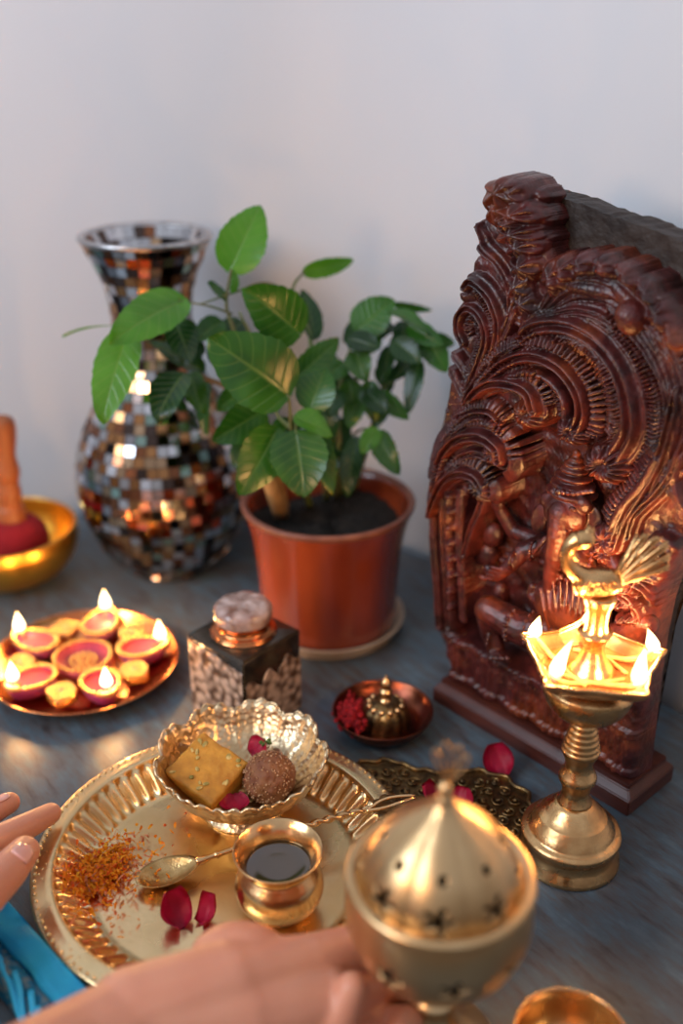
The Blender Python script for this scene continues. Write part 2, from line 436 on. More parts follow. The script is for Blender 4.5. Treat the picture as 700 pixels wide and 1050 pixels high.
# ---- the table
tb = empty('table', (-.3, .6, ZF), 'weathered blue grey painted wooden table that everything stands on', 'table')
bm = bmesh.new()
gap = .012
inn_ = [p-Vector((-(q-p).normalized().y, (q-p).normalized().x))*gap for p, q in zip(arc, arc[1:]+[B_])]
yb = inn_[-1]+d2*((.18-inn_[-1].y)/d2.y)
tp = [(-1.2, .18), (yb.x, .18)]+[tuple(p) for p in inn_[::-1]]+[(-1.2, A_.y-.012-.7*.124+.0)]
prism(bm, tp, -.032, 0)
top = [e for e in bm.edges if all(abs(v.co.z) < 1e-6 for v in e.verts)]
bmesh.ops.bevel(bm, geom=top, offset=.0025, segments=2, affect='EDGES')
obj('tabletop', bm, 'table', tb, world=True, smooth=False)
for x, y in [(-1.12, .26), (.42, .26), (-.02, .9), (-1.12, 1.05)]:
    bm = bmesh.new(); box(bm, (x, y, (ZF-.032)/2), (.05, .05, -ZF-.032), bev=.004)
    obj('leg', bm, 'table', tb, world=True, smooth=False)

# ================================================================ brass thali
TX, TY, TR = -.0734, .4946, .118
tray = empty('brass_tray', (TX, TY, 0), 'large round brass tray with a fluted wall and beaded rim, under the spoon', 'tray')
bm = bmesh.new()
NF = 64
prof = [(.0005,.0035),(.04,.0035),(.08,.0035),(.084,.0038)] + [(.084+.0195*t, .004+.0155*t**1.3) for t in [i/16 for i in range(1,17)]] + [(.1045,.0212),(.106,.0218),(.1095,.0212),(.114,.0205),(.1168,.0205),(.118,.0198),(.1182,.0188),(.1175,.018)]
prof = prof+[(.114,.0185),(.1065,.0195),(.1035,.0175),(.094,.0085),(.085,.0008),(.04,.0008),(.0005,.0008)]
nfl = 4+16
def tf(a, i, r, z):
    if 4 <= i < nfl:
        t = (i-4)/15.0; e = max(0, math.sin(PI*min(1, max(0, t))))**.4
        k = math.cos(NF*a); k = math.copysign(abs(k)**.6, k)
        z2 = z - .0016*e*k; return r+.0014*e*k, z2
    return r, z
revolve(bm, prof, NF*10, fn=tf, closed=True)
obj('dish', bm, 'brass_tray', tray)
bm = bmesh.new()
for rr, n, sz in ((.1152, 130, .0014), (.1085, 40, .0)):
    if not sz: continue
    for k in range(n):
        a = 2*PI*k/n; ball(bm, (rr*math.cos(a), rr*math.sin(a), .0206), (sz, sz, sz*.8), 8, 6)
for k in range(10):
    a0 = 2*PI*k/10+.2
    for j in range(9):
        a = a0+(j-4)*.035; rr = .1128-.0022*abs(j-4)**.8
        ball(bm, (rr*math.cos(a), rr*math.sin(a), .0207), (.0009,.0009,.0008), 8, 6)
obj('beaded_edge', bm, 'brass_tray', tray)
TZ = .0036

# ---- scalloped bowl with sweets
FX, FY = G(250, 826, TZ).x, G(250, 826, TZ).y
bowl = empty('scalloped_bowl', (FX, FY, TZ), 'embossed silvery gold footed bowl with scalloped rim, holding sweets on the tray', 'bowl')
bm = bmesh.new()
NL = 9
outer = [(.0275,0),(.0285,.0012),(.0255,.0045),(.0225,.0075),(.0225,.0095),(.030,.013),(.041,.0205),(.049,.030),(.054,.041)]
inner = [(.0525,.0418),(.0475,.031),(.0395,.0225),(.029,.0155),(.015,.0125),(.0005,.012)]
prof = L_(outer, 4)+L_(inner, 4)
def bf(a, i, r, z):
    w = max(0, (z-.012)/.03)
    c = abs(math.cos(NL*a/2)); lobe = c**.7
    tip = abs(math.sin(NL*a/2))**6
    return r*(1+w*(.10*lobe-.02)), z + w*w*(.006*lobe-.001+.0012*math.cos(NL*a*4))
revolve(bm, prof, NL*24, fn=bf)
obj('bowl_body', bm, 'silver_gold', bowl)
bm = bmesh.new()
rim = []
for k in range(NL*24+1):
    a = 2*PI*k/(NL*24); r, z = bf(a, 0, .0535, .0416); rim.append((r*math.cos(a), r*math.sin(a), z+.0004*math.sin(a*60)))
tube(bm, rim, .0011, 8, cap=False)
obj('rim', bm, 'silver_gold', bowl)

def GP(u, v, z): return G(u, v, z)
# sweets
p = GP(213, 795, .030)
rt = Matrix.Rotation(math.radians(-33), 3, 'Z') @ Matrix.Rotation(math.radians(14), 3, 'Y') @ Matrix.Rotation(math.radians(16), 3, 'X')
bm = bmesh.new(); box(bm, (0,0,0), (.041,.039,.022), rot=rt, bev=.0025, seg=3)
bmesh.ops.subdivide_edges(bm, edges=[e for e in bm.edges if e.calc_length() > .01], cuts=6, use_grid_fill=True)
noise_disp(bm, .0011, 130); noise_disp(bm, .0006, 420, 3)
b = obj('milk_fudge', bm, 'barfi', origin=p); b.location = p
tag(b, 'yellow block of milk fudge with nut flakes in the scalloped bowl', 'sweet')
bm = bmesh.new(); rnd = random.Random(3)
for k in range(20):
    q = rt @ Vector((rnd.uniform(-.018,.018), rnd.uniform(-.017,.017), .0112))
    ball(bm, q, (rnd.uniform(.001,.0028), rnd.uniform(.0008,.0018), .0007), 8, 6, rot=rt @ Matrix.Rotation(rnd.uniform(0,3),3,'Z'))
obj('nut_flakes', bm, 'nut', b)
p = GP(276, 797, .031)
bm = bmesh.new(); bmesh.ops.create_icosphere(bm, subdivisions=5, radius=.0172)
noise_disp(bm, .0014, 160); noise_disp(bm, .0009, 420, 4)
b = obj('laddoo', bm, 'laddoo', origin=p); b.location = p
tag(b, 'round brown ball sweet rolled in pale crumbs beside the yellow fudge', 'sweet')
bm = bmesh.new()
for k in range(520):
    z = rnd.uniform(-1, 1); a = rnd.uniform(0, 6.283); s = math.sqrt(1-z*z)
    q = Vector((s*math.cos(a), s*math.sin(a), z))*(.0172+rnd.uniform(-.0003,.0008))
    ball(bm, q, (rnd.uniform(.0003,.0012), rnd.uniform(.0003,.0009), rnd.uniform(.0003,.0008)), 5, 4, rot=Matrix.Rotation(rnd.uniform(0,3),3,'X') @ Matrix.Rotation(rnd.uniform(0,3),3,'Z'))
o = obj('crumb_coating', bm, 'crumb', b); o['kind'] = 'stuff'

def petal(p, w, l, cup, rz, rx, ry, label, where=None, curlx=.0):
    bm = bmesh.new(); nu, nv = 12, 10; gr = []
    for i in range(nu+1):
        t = i/nu; row = []
        ww = w*(math.sin(PI*min(1, .10+t*.80))**.7)*(1.0+.12*t)
        for j in range(nv+1):
            s = 2*j/nv-1
            row.append(bm.verts.new((s*ww/2, (t-.5)*l*(1-.12*abs(s)**2), cup*(s*s*.5+(t-.4)**2*1.2)+curlx*abs(s)**3*t*w+.0006*math.sin(9*s+5*t))))
        gr.append(row)
    for i in range(nu):
        for j in range(nv): bm.faces.new((gr[i][j], gr[i][j+1], gr[i+1][j+1], gr[i+1][j]))
    r = bmesh.ops.solidify(bm, geom=bm.faces[:], thickness=.0005)
    m = Matrix.Rotation(math.radians(rz), 4, 'Z') @ Matrix.Rotation(math.radians(rx), 4, 'X') @ Matrix.Rotation(math.radians(ry), 4, 'Y')
    bmesh.ops.transform(bm, matrix=m, verts=bm.verts)
    zmin = min(v.co.z for v in bm.verts)
    bmesh.ops.translate(bm, verts=bm.verts, vec=(0,0,-zmin))
    o = obj('rose_petal', bm, 'petal'); o.location = p
    return tag(o, label, 'petal')
petal(GP(176, 942, TZ), .021, .023, .013, 38, 34, 12, 'larger crimson rose petal lying on the tray in front of the spoon', curlx=.1)
petal(GP(219, 941, TZ), .016, .019, .012, -35, 40, -22, 'smaller folded crimson rose petal on the tray beside the larger petal')
petal(GP(240, 826, .022), .019, .015, .005, 10, 8, 4, 'crimson rose petal at the front inside the scalloped bowl')
petal(GP(266, 772, .030), .020, .014, .006, -60, 35, 6, 'red rose petal behind the brown ball sweet in the bowl')
petal(GP(510, 789, 0), .021, .026, .012, 14, 36, -14, 'dark pink rose petal alone on the table in front of the carving')
petal(GP(441, 824, .007), .020, .021, .009, 60, 30, 12, 'crimson rose petal on the ornate brass plate, left of the burner tip')
petal(GP(474, 826, .007), .017, .018, .007, -30, 30, -10, 'crimson rose petal on the ornate brass plate, right of the burner tip')
bm = bmesh.new()
p = GP(272, 762, .036)
for k in range(9):
    a = k*2.4; q = Vector((math.cos(a)*.0028, math.sin(a)*.0028, .001*(k % 3)))
    ball(bm, q, (.0019,.0011,.0016), 8, 6, rot=Matrix.Rotation(a, 3, 'Z'))
cone(bm, (0,0,-.008), (0,0,0), .0008, .0008, 8)
o = obj('flower_sprig', bm, 'green_sprig'); o.location = p; tag(o, 'tiny green sprig tucked behind the ball sweet', 'sprig')

# ---- small round-bellied cup
CX, CY = -.0373, .4626
cup = empty('brass_cup', (CX, CY, TZ), 'small round bellied brass cup of dark liquid standing on the tray', 'cup')
bm = bmesh.new()
outer = [(.0150,0),(.0165,.001),(.0205,.005),(.0252,.012),(.0268,.0195),(.0250,.0270),(.0215,.0325),(.0200,.0352),(.0212,.0385),(.0240,.0425),(.0262,.0452)]
inner = [(.0266,.0462),(.0256,.0462),(.0228,.0430),(.0203,.0385),(.0192,.0352),(.0206,.0320),(.0240,.0265),(.0255,.0195),(.022,.009),(.0005,.003)]
revolve(bm, L_(outer, 5)+L_(inner, 5), 96)
obj('cup_body', bm, 'brass', cup)
bm = bmesh.new()
revolve(bm, [(.0005,.0338),(.010,.0338),(.0185,.0338),(.0196,.0342),(.0196,.0325),(.0005,.0325)], 64)
obj('dark_liquid', bm, 'oil', cup)

# ---- spoon
sp = empty('ritual_spoon', GP(168, 893, .012), 'long brass spoon with twisted handle and flower ornament resting across the tray', 'spoon')
A = GP(170, 893, .0125); B = GP(413, 821, .0285)
ax = (B-A).normalized(); sd = Vector((0,0,1)).cross(ax).normalized(); upn = ax.cross(sd)
bm = bmesh.new(); rings = []
nr, na = 8, 40
for lay in (0, 1):
    for i in range(nr+1):
        t = i/nr; ring = []
        for k in range(na):
            a = 2*PI*k/na
            ex = .0192*(1+.12*max(0, math.cos(a))**3)
            x = math.cos(a)*ex*t; y = math.sin(a)*.0118*t
            z = -.0062*(1-t*t) + (-.0008 if lay else 0)*(1 if t < 1 else .4)
            ring.append(bm.verts.new(A+ax*x+sd*y+upn*z))
        rings.append(ring)
for base in (0, nr+1):
    for i in range(nr):
        for k in range(na):
            k2 = (k+1) % na; bm.faces.new((rings[base+i][k], rings[base+i][k2], rings[base+i+1][k2], rings[base+i+1][k]))
for k in range(na):
    k2 = (k+1) % na; bm.faces.new((rings[nr][k], rings[nr][k2], rings[2*nr+1][k2], rings[2*nr+1][k]))
bmesh.ops.remove_doubles(bm, verts=bm.verts, dist=1e-5)
obj('spoon_bowl', bm, mat('worn_brass', (.66,.42,.18), .3, 1, (.40,.23,.08), 90, .4, 500, rvar=.1), sp, world=True, label='worn pitted brass bowl of the spoon')
bm = bmesh.new()
Ln = (B-A).length; pts = []; rad = []
for i in range(121):
    t = i/120; d = .019+(Ln-.019)*t
    pts.append(A+ax*d+upn*(.003*math.sin(PI*t)))
    r = .0019+.0010*math.exp(-((t-.02)/.03)**2)
    for c in (.10, .20, .23, .40): r += .0009*math.exp(-((t-c)/.006)**2)
    if t > .42: r *= 1.05
    rad.append(r)
def tw(a, i):
    t = i/120
    return 1+(.32*math.cos(2*a-i*.85) if .42 < t < .85 else 0)
tube(bm, pts, rad, 12, fn=tw)
obj('handle', bm, 'brass', sp, world=True)
bm = bmesh.new(); c = GP(399, 827, .0318)
for k in range(8):
    a = 2*PI*k/8; q = c+ax*math.cos(a)*.0078+sd*math.sin(a)*.0078
    bmesh.ops.create_uvsphere(bm, u_segments=12, v_segments=8, radius=1, matrix=Matrix.Translation(q) @ Matrix.Diagonal((.0042,.0042,.0013,1)))
bmesh.ops.create_uvsphere(bm, u_segments=20, v_segments=8, radius=1, matrix=Matrix.Translation(c) @ Matrix.Diagonal((.0070,.0070,.0012,1)))
obj('flower_ornament', bm, 'old_brass', sp, world=True)
bm = bmesh.new()
for s in (-1, 1):
    tube(bm, L_([c-ax*.016+sd*.0*s+upn*.002, c-ax*.004+sd*.0035*s+upn*.0035, c+ax*.006+sd*.003*s+upn*.0035, c+ax*.018+sd*.001*s+upn*.002], 6), .0012, 8)
obj('looped_handle_end', bm, 'brass', sp, world=True)

# ---- marigold shreds: nobody could count them
rnd = random.Random(11)
def shreds(name, n, m, label, spread, sx):
    bm = bmesh.new()
    for k in range(n):
        if rnd.random() < .85:
            x = -.152+rnd.gauss(0, .0075)*spread; y = .489+rnd.gauss(0, .0135)*spread
        else:
            x = -.138+rnd.gauss(0, .014); y = .482+rnd.gauss(0, .020)
        x += (y-.489)*.35
        rr = math.hypot(x-TX, y-TY)
        zz = .0040 if rr < .084 else .004+.0165*((rr-.084)/.0195)**1.3
        if rr > .1: continue
        z = zz+.0022+abs(rnd.gauss(0, .0025))
        Lh = rnd.uniform(.0018, .0050)*sx; w = rnd.uniform(.0008, .0022)
        rot = Matrix.Rotation(rnd.uniform(0, 6.28), 3, 'Z') @ Matrix.Rotation(rnd.gauss(0, .5), 3, 'Y') @ Matrix.Rotation(rnd.gauss(0,.6), 3, 'X')
        vs = [bm.verts.new(Vector((x,y,z))+rot @ Vector(q)) for q in ((-Lh/2,-w/3,0),(0,-w/2,w*.5),(Lh/2,-w/4,0),(Lh/2,w/4,0),(0,w/2,w*.5),(-Lh/2,w/3,0))]
        bm.faces.new((vs[0],vs[1],vs[4],vs[5])); bm.faces.new((vs[1],vs[2],vs[3],vs[4]))
    bmesh.ops.solidify(bm, geom=bm.faces[:], thickness=.00025)
    o = obj(name, bm, m, smooth=False); tag(o, label, 'petals', kind='stuff'); return o
shreds('marigold_shreds', 1350, 'marigold', 'heap of bright orange shredded marigold petals on the left side of the tray', .85, 1)
shreds('deep_orange_shreds', 300, 'marigold_deep', 'deep red orange petal bits mixed through the marigold heap', 1.0, 1)
shreds('pale_petal_shreds', 120, 'marigold_pale', 'pale pinkish petal slivers strewn over and around the marigold heap', 1.2, 1.8)

# ================================================================ clay pot, saucer, plant
PX, PY = -.0114, .797
bm = bmesh.new()
revolve(bm, L_([(.0005,.0),(.055,.0),(.062,.002),(.066,.0085),(.0675,.012)],4)+[(.066,.0125),(.0625,.006),(.0005,.006)], 96)
o = obj('saucer', bm, 'saucer', origin=(PX,PY,0)); o.location = (PX,PY,0); tag(o, 'pale glazed saucer under the brown plant pot', 'saucer')
pot = empty('plant_pot', (PX, PY, .006), 'glossy reddish brown flared plant pot on the pale saucer', 'plant pot')
bm = bmesh.new()
outer = [(.0005,0),(.050,0),(.0575,.001),(.0592,.006),(.0605,.03),(.0625,.06),(.0655,.085),(.0695,.102),(.0722,.110)]
outer = outer[:2]+L_(outer[2:], 5)
inner = L_([(.0735,.1135),(.0735,.1155),(.0718,.1165),(.0695,.1155)], 3)+L_([(.0675,.112),(.0645,.095),(.060,.07)], 3)+[(.0005,.07)]
revolve(bm, outer+inner, 96)
obj('pot_body', bm, 'terracotta', pot)
bm = bmesh.new()
revolve(bm, L_([(.0723,.1105),(.0740,.1135),(.0740,.1158),(.0720,.1172),(.0696,.1160),(.0680,.1125)], 4), 96, closed=False)
obj('worn_rim', bm, 'rim_clay', pot, label='brown worn rim of the pot')
bm = bmesh.new(); nr, na = 24, 64
rings = []
for i in range(nr+1):
    ring = []
    for k in range(na):
        a = 2*PI*k/na; r = .0655*i/nr+.0002
        ring.append(bm.verts.new((r*math.cos(a), r*math.sin(a), .094+.004*math.sin(r*70)*math.cos(a*3)+rnd.uniform(-.0015,.0015))))
    rings.append(ring)
for i in range(nr):
    for k in range(na): bm.faces.new((rings[i][k], rings[i][(k+1)%na], rings[i+1][(k+1)%na], rings[i+1][k]))
obj('soil', bm, 'soil', pot)

plant = empty('potted_plant', (PX, PY, .100), 'leafy green hibiscus plant with glossy toothed leaves growing in the brown pot', 'plant')
def leaf(base, tip, wpx, db, dt, m, roll=0.0, droop=.10, serr=1.0, fold=.18):
    bp = D(base[0], base[1], db); tpp = D(tip[0], tip[1], dt)
    axl = (tpp-bp); ln = axl.length; axn = axl.normalized()
    view = (CAM-bp).normalized()
    nrm = (view*.85+Vector((0,0,.5)))
    nrm = (nrm-axn*nrm.dot(axn)).normalized()
    side = axn.cross(nrm)
    rm = Matrix.Rotation(math.radians(roll), 3, axn); nrm = rm @ nrm; side = rm @ side
    w = wpx/F*((db+dt)/2)
    bm = bmesh.new(); uvl = bm.loops.layers.uv.new('UVMap'); nu, nv = 22, 10; gr = []
    rr = random.Random(int(base[0]*7+tip[1])); ph = rr.uniform(0, 6); tw = rr.uniform(-.25, .25)
    for i in range(nu+1):
        t = i/nu
        prof = (math.sin(PI*t**.74)**.62)*(1-.20*t) if 0 < t < 1 else 0.0
        prof = max(prof, .02 if t < .5 else .004)/.93
        se = 1+serr*.085*((t*9+.2) % 1.0-.5)*(1 if t > .25 else .3)
        row = []
        for j in range(nv+1):
            s = 2*j/nv-1
            x = s*w/2*prof*(se if abs(s) > .9 else 1)
            z = -abs(s)*-fold*w/2*prof + .05*w*math.sin(6*t+ph)*s*s - droop*ln*(2*t-1)**2*.5 + tw*s*w*.5*t
            # leaf base lobes reach back a little
            y = t*ln - .06*ln*abs(s)*(1-t)**3
            row.append((bm.verts.new(bp+axn*y+side*x+nrm*(z+droop*ln*.5)), t, j/nv))
        gr.append(row)
    for i in range(nu):
        for j in range(nv):
            q = (gr[i][j], gr[i][j+1], gr[i+1][j+1], gr[i+1][j])
            f = bm.faces.new([a[0] for a in q])
            for lp, a in zip(f.loops, q): lp[uvl].uv = (a[1], a[2])
    bmesh.ops.translate(bm, verts=bm.verts, vec=-Vector(plant.location))
    me = bpy.data.meshes.new('leaf'); bm.to_mesh(me); bm.free()
    for p in me.polygons: p.use_smooth = True
    me.materials.append(M[m]); o = bpy.data.objects.new('leaf', me); C.objects.link(o); o.parent = plant
    return o
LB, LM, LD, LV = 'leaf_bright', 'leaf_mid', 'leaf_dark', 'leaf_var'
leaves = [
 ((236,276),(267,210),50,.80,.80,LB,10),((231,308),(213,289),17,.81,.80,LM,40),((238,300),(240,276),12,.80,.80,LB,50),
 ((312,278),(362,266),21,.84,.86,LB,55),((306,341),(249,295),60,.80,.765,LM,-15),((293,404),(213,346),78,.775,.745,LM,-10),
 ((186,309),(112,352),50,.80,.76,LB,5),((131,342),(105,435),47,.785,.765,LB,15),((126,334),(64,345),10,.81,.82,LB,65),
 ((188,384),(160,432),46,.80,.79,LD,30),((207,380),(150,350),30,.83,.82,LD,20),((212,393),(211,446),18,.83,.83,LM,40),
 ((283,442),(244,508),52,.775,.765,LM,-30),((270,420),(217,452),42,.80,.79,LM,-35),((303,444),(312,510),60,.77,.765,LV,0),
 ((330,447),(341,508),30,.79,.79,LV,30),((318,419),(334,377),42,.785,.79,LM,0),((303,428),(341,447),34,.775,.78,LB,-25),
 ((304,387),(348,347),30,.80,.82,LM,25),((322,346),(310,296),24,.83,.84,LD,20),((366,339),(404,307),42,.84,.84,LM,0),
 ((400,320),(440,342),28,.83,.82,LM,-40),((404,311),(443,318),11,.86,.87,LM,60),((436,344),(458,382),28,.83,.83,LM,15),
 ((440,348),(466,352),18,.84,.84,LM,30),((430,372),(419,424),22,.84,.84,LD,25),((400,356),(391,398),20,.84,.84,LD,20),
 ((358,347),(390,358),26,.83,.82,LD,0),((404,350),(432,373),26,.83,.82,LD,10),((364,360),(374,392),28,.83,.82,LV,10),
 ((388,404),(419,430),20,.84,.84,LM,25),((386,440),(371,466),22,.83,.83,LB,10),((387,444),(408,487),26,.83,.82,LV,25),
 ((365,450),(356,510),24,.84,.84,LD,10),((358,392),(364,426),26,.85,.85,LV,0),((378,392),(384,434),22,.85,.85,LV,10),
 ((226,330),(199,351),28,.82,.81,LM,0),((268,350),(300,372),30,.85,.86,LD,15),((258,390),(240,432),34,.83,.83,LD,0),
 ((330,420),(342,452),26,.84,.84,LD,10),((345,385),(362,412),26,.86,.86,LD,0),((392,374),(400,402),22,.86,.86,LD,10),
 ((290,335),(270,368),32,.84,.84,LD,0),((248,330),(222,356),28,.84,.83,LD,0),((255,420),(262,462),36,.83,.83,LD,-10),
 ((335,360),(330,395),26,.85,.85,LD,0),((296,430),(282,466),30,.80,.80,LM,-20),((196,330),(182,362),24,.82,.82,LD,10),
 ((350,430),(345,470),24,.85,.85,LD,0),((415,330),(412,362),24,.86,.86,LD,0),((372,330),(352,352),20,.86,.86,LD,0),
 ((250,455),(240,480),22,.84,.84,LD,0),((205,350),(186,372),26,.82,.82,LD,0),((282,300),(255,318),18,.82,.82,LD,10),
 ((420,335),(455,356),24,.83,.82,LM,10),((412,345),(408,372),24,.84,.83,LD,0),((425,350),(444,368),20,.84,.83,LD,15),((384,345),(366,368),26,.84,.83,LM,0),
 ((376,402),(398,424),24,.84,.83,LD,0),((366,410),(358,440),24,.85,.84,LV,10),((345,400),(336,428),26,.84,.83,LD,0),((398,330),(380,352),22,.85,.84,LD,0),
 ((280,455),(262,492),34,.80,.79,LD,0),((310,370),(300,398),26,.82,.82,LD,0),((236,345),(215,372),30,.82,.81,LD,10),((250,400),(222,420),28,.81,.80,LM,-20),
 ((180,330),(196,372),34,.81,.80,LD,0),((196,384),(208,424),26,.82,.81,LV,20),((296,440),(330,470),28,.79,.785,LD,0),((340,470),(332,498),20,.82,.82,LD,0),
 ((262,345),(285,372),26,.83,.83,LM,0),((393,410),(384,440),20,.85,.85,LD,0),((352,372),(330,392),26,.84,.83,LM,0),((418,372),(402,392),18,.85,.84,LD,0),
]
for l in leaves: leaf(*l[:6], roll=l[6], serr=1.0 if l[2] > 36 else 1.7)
def stem(pts, r0, r1, m='stem', name='stem'):
    w = [D(*p) for p in pts]; q = [Vector(a) for a in L_([tuple(p) for p in w], 6)]
    bm = bmesh.new(); n = len(q); tube(bm, q, [r0+(r1-r0)*i/(n-1) for i in range(n)], 8)
    return obj(name, bm, m, plant, world=True)
SZ = .106
def soilp(u, v): p = G(u, v, .103); return (u, v, (p-CAM).dot(FW))
stem([soilp(288,527),(281,508,.86),(271,478,.84)], .0072,.0062,'wood_stem','cut_stem')
stem([soilp(292,522),(283,480,.85),(262,430,.84),(240,402,.83),(205,385,.82)], .0042,.0018,'wood_stem')
stem([(262,430,.84),(248,380,.83),(240,340,.815),(232,312,.81),(237,276,.80)], .0022,.0010)
stem([(238,322,.81),(215,314,.80),(186,309,.80)], .0010,.0007)
stem([(186,309,.80),(160,316,.79),(131,338,.785)], .0010,.0007)
stem([soilp(318,520),(306,480,.83),(299,440,.785),(296,405,.775)], .0034,.0010)
stem([(299,440,.785),(282,420,.80),(265,360,.82),(245,320,.815)], .0018,.0010)
stem([soilp(335,512),(330,450,.85),(318,400,.84),(318,345,.83),(300,300,.83),(312,278,.84)], .0034,.0009)
stem([(300,300,.83),(270,290,.82),(240,300,.81),(205,312,.80)], .0012,.0007)
stem([soilp(350,506),(355,450,.86),(362,400,.86),(380,350,.85),(402,320,.84)], .0036,.0011)
stem([soilp(362,504),(378,450,.86),(392,400,.86),(400,356,.85),(435,345,.84)], .0032,.0010)
stem([soilp(345,510),(348,460,.85),(345,420,.85),(352,380,.85),(366,339,.84)], .0030,.0010)
stem([(392,400,.86),(410,385,.85),(430,372,.84)], .0012,.0008)
stem([(355,450,.86),(372,440,.85),(387,443,.84)], .0012,.0008)
stem([(297,440,.786),(303,430,.78),(303,444,.77)], .0010,.0008)
stem([(306,480,.83),(322,450,.80),(322,420,.79)], .0012,.0008)

# ================================================================ mirror mosaic vase
VX, VY = -.170, .912
vase = empty('mosaic_vase', (VX, VY, 0), 'tall flared vase covered in mirror mosaic tiles, behind the potted plant', 'vase')
vp = [(.038,.0),(.044,.004),(.062,.026),(.0745,.055),(.081,.085),(.0785,.118),(.067,.150),(.050,.180),(.038,.208),(.0335,.240),(.0355,.268),(.0425,.292),(.0500,.308),(.0558,.320)]
vs = L_(vp, 6)
bm = bmesh.new()
inn = [(max(.001, r-.004), z) for r, z in vs[::-1]]
revolve(bm, vs+inn, 72)
obj('vase_body', bm, 'grout', vase)
bm = bmesh.new(); rnd = random.Random(5)
def prof_at(s, P):
    for i in range(len(P)-1):
        l = math.hypot(P[i+1][0]-P[i][0], P[i+1][1]-P[i][1])
        if s <= l: k = s/l; return (P[i][0]+(P[i+1][0]-P[i][0])*k, P[i][1]+(P[i+1][1]-P[i][1])*k)
        s -= l
    return P[-1]
def tiles(P, T, off, inward=False):
    tot = sum(math.hypot(P[i+1][0]-P[i][0], P[i+1][1]-P[i][1]) for i in range(len(P)-1)); rows = int(tot/T)
    for i in range(rows):
        r0, z0 = prof_at(i*tot/rows, P); r1, z1 = prof_at((i+1)*tot/rows, P)
        rc, zc = (r0+r1)/2, (z0+z1)/2; h = math.hypot(r1-r0, z1-z0)*.92
        n = max(8, int(2*PI*rc/T)); a0 = rnd.uniform(0, 1)
        tl = Vector((r1-r0, 0, z1-z0)).normalized()
        for k in range(n):
            a = a0+2*PI*k/n; ca, sa = math.cos(a), math.sin(a)
            er = Vector((ca, sa, 0)); et = Vector((-sa, ca, 0))
            up = er*tl.x+Vector((0,0,tl.z)); nn = et.cross(up).normalized()
            tilt = Matrix.Rotation(rnd.gauss(0, .07), 3, et) @ Matrix.Rotation(rnd.gauss(0, .07), 3, up)
            w = 2*PI*rc/n*.92; c = er*rc+Vector((0,0,zc))+nn*off
            u_ = tilt @ up; t_ = tilt @ et; n_ = tilt @ nn
            f = [bm.verts.new(c+t_*(sx*w/2)+u_*(sy*h/2)+n_*.0006) for sx, sy in ((-1,-1),(1,-1),(1,1),(-1,1))]
            g = [bm.verts.new(c+t_*(sx*w/2)+u_*(sy*h/2)-n_*.0010) for sx, sy in ((-1,-1),(1,-1),(1,1),(-1,1))]
            bm.faces.new(f)
            for q in range(4): bm.faces.new((f[q], g[q], g[(q+1)%4], f[(q+1)%4]))
tiles(vs[4:], .0095, .0010)
tiles([(r-.004, z) for r, z in vs[-14:]][::-1], .0095, .0008, True)
obj('mirror_tiles', bm, 'tile', vase, smooth=False)
bm = bmesh.new()
revolve(bm, [(.0512,.3195),(.0525,.3222),(.0555,.3228),(.0582,.3215),(.0585,.3195),(.0565,.3175)], 72, closed=False)
obj('lip', bm, mat('silver_lip', (.62,.60,.60), .3, 1, (.35,.33,.33), 120), vase)

# ================================================================ singing bowl and mallet
BX, BY = -.320, .880
bm = bmesh.new()
outer = [(.0005,.001),(.022,.000),(.036,.004),(.052,.013),(.063,.027),(.0675,.041),(.0675,.050),(.0665,.0555)]
inner = [(.0645,.0560),(.0635,.050),(.0630,.040),(.058,.027),(.046,.014),(.030,.0065),(.0005,.004)]
revolve(bm, L_(outer, 5)+L_(inner, 5), 80)
o = obj('singing_bowl', bm, 'bowl_brass'); o.location = (BX, BY, 0); tag(o, 'deep golden brass singing bowl at the left edge, behind the plate of flames', 'bowl')
mal = empty('mallet', (BX+.008, BY-.006, .012), 'wooden mallet with a red felt head standing in the singing bowl', 'mallet')
bm = bmesh.new()
revolve(bm, L_([(.0005,0),(.012,.0),(.024,.004),(.031,.015),(.0330,.030),(.0305,.044),(.021,.053),(.013,.055),(.0005,.055)], 4), 40)
tilt = Matrix.Rotation(math.radians(2.5), 4, 'Y')
bmesh.ops.transform(bm, matrix=tilt, verts=bm.verts); obj('felt_head', bm, 'felt', mal)
bm = bmesh.new()
revolve(bm, L_([(.0005,.050),(.0125,.050),(.0125,.064),(.0105,.070),(.0112,.082),(.0098,.092),(.0118,.102),(.0098,.114),(.0095,.122),(.0112,.134),(.0118,.146),(.0095,.154),(.0005,.158)], 5), 32)
bmesh.ops.transform(bm, matrix=tilt, verts=bm.verts); obj('turned_handle', bm, 'mallet_wood', mal)

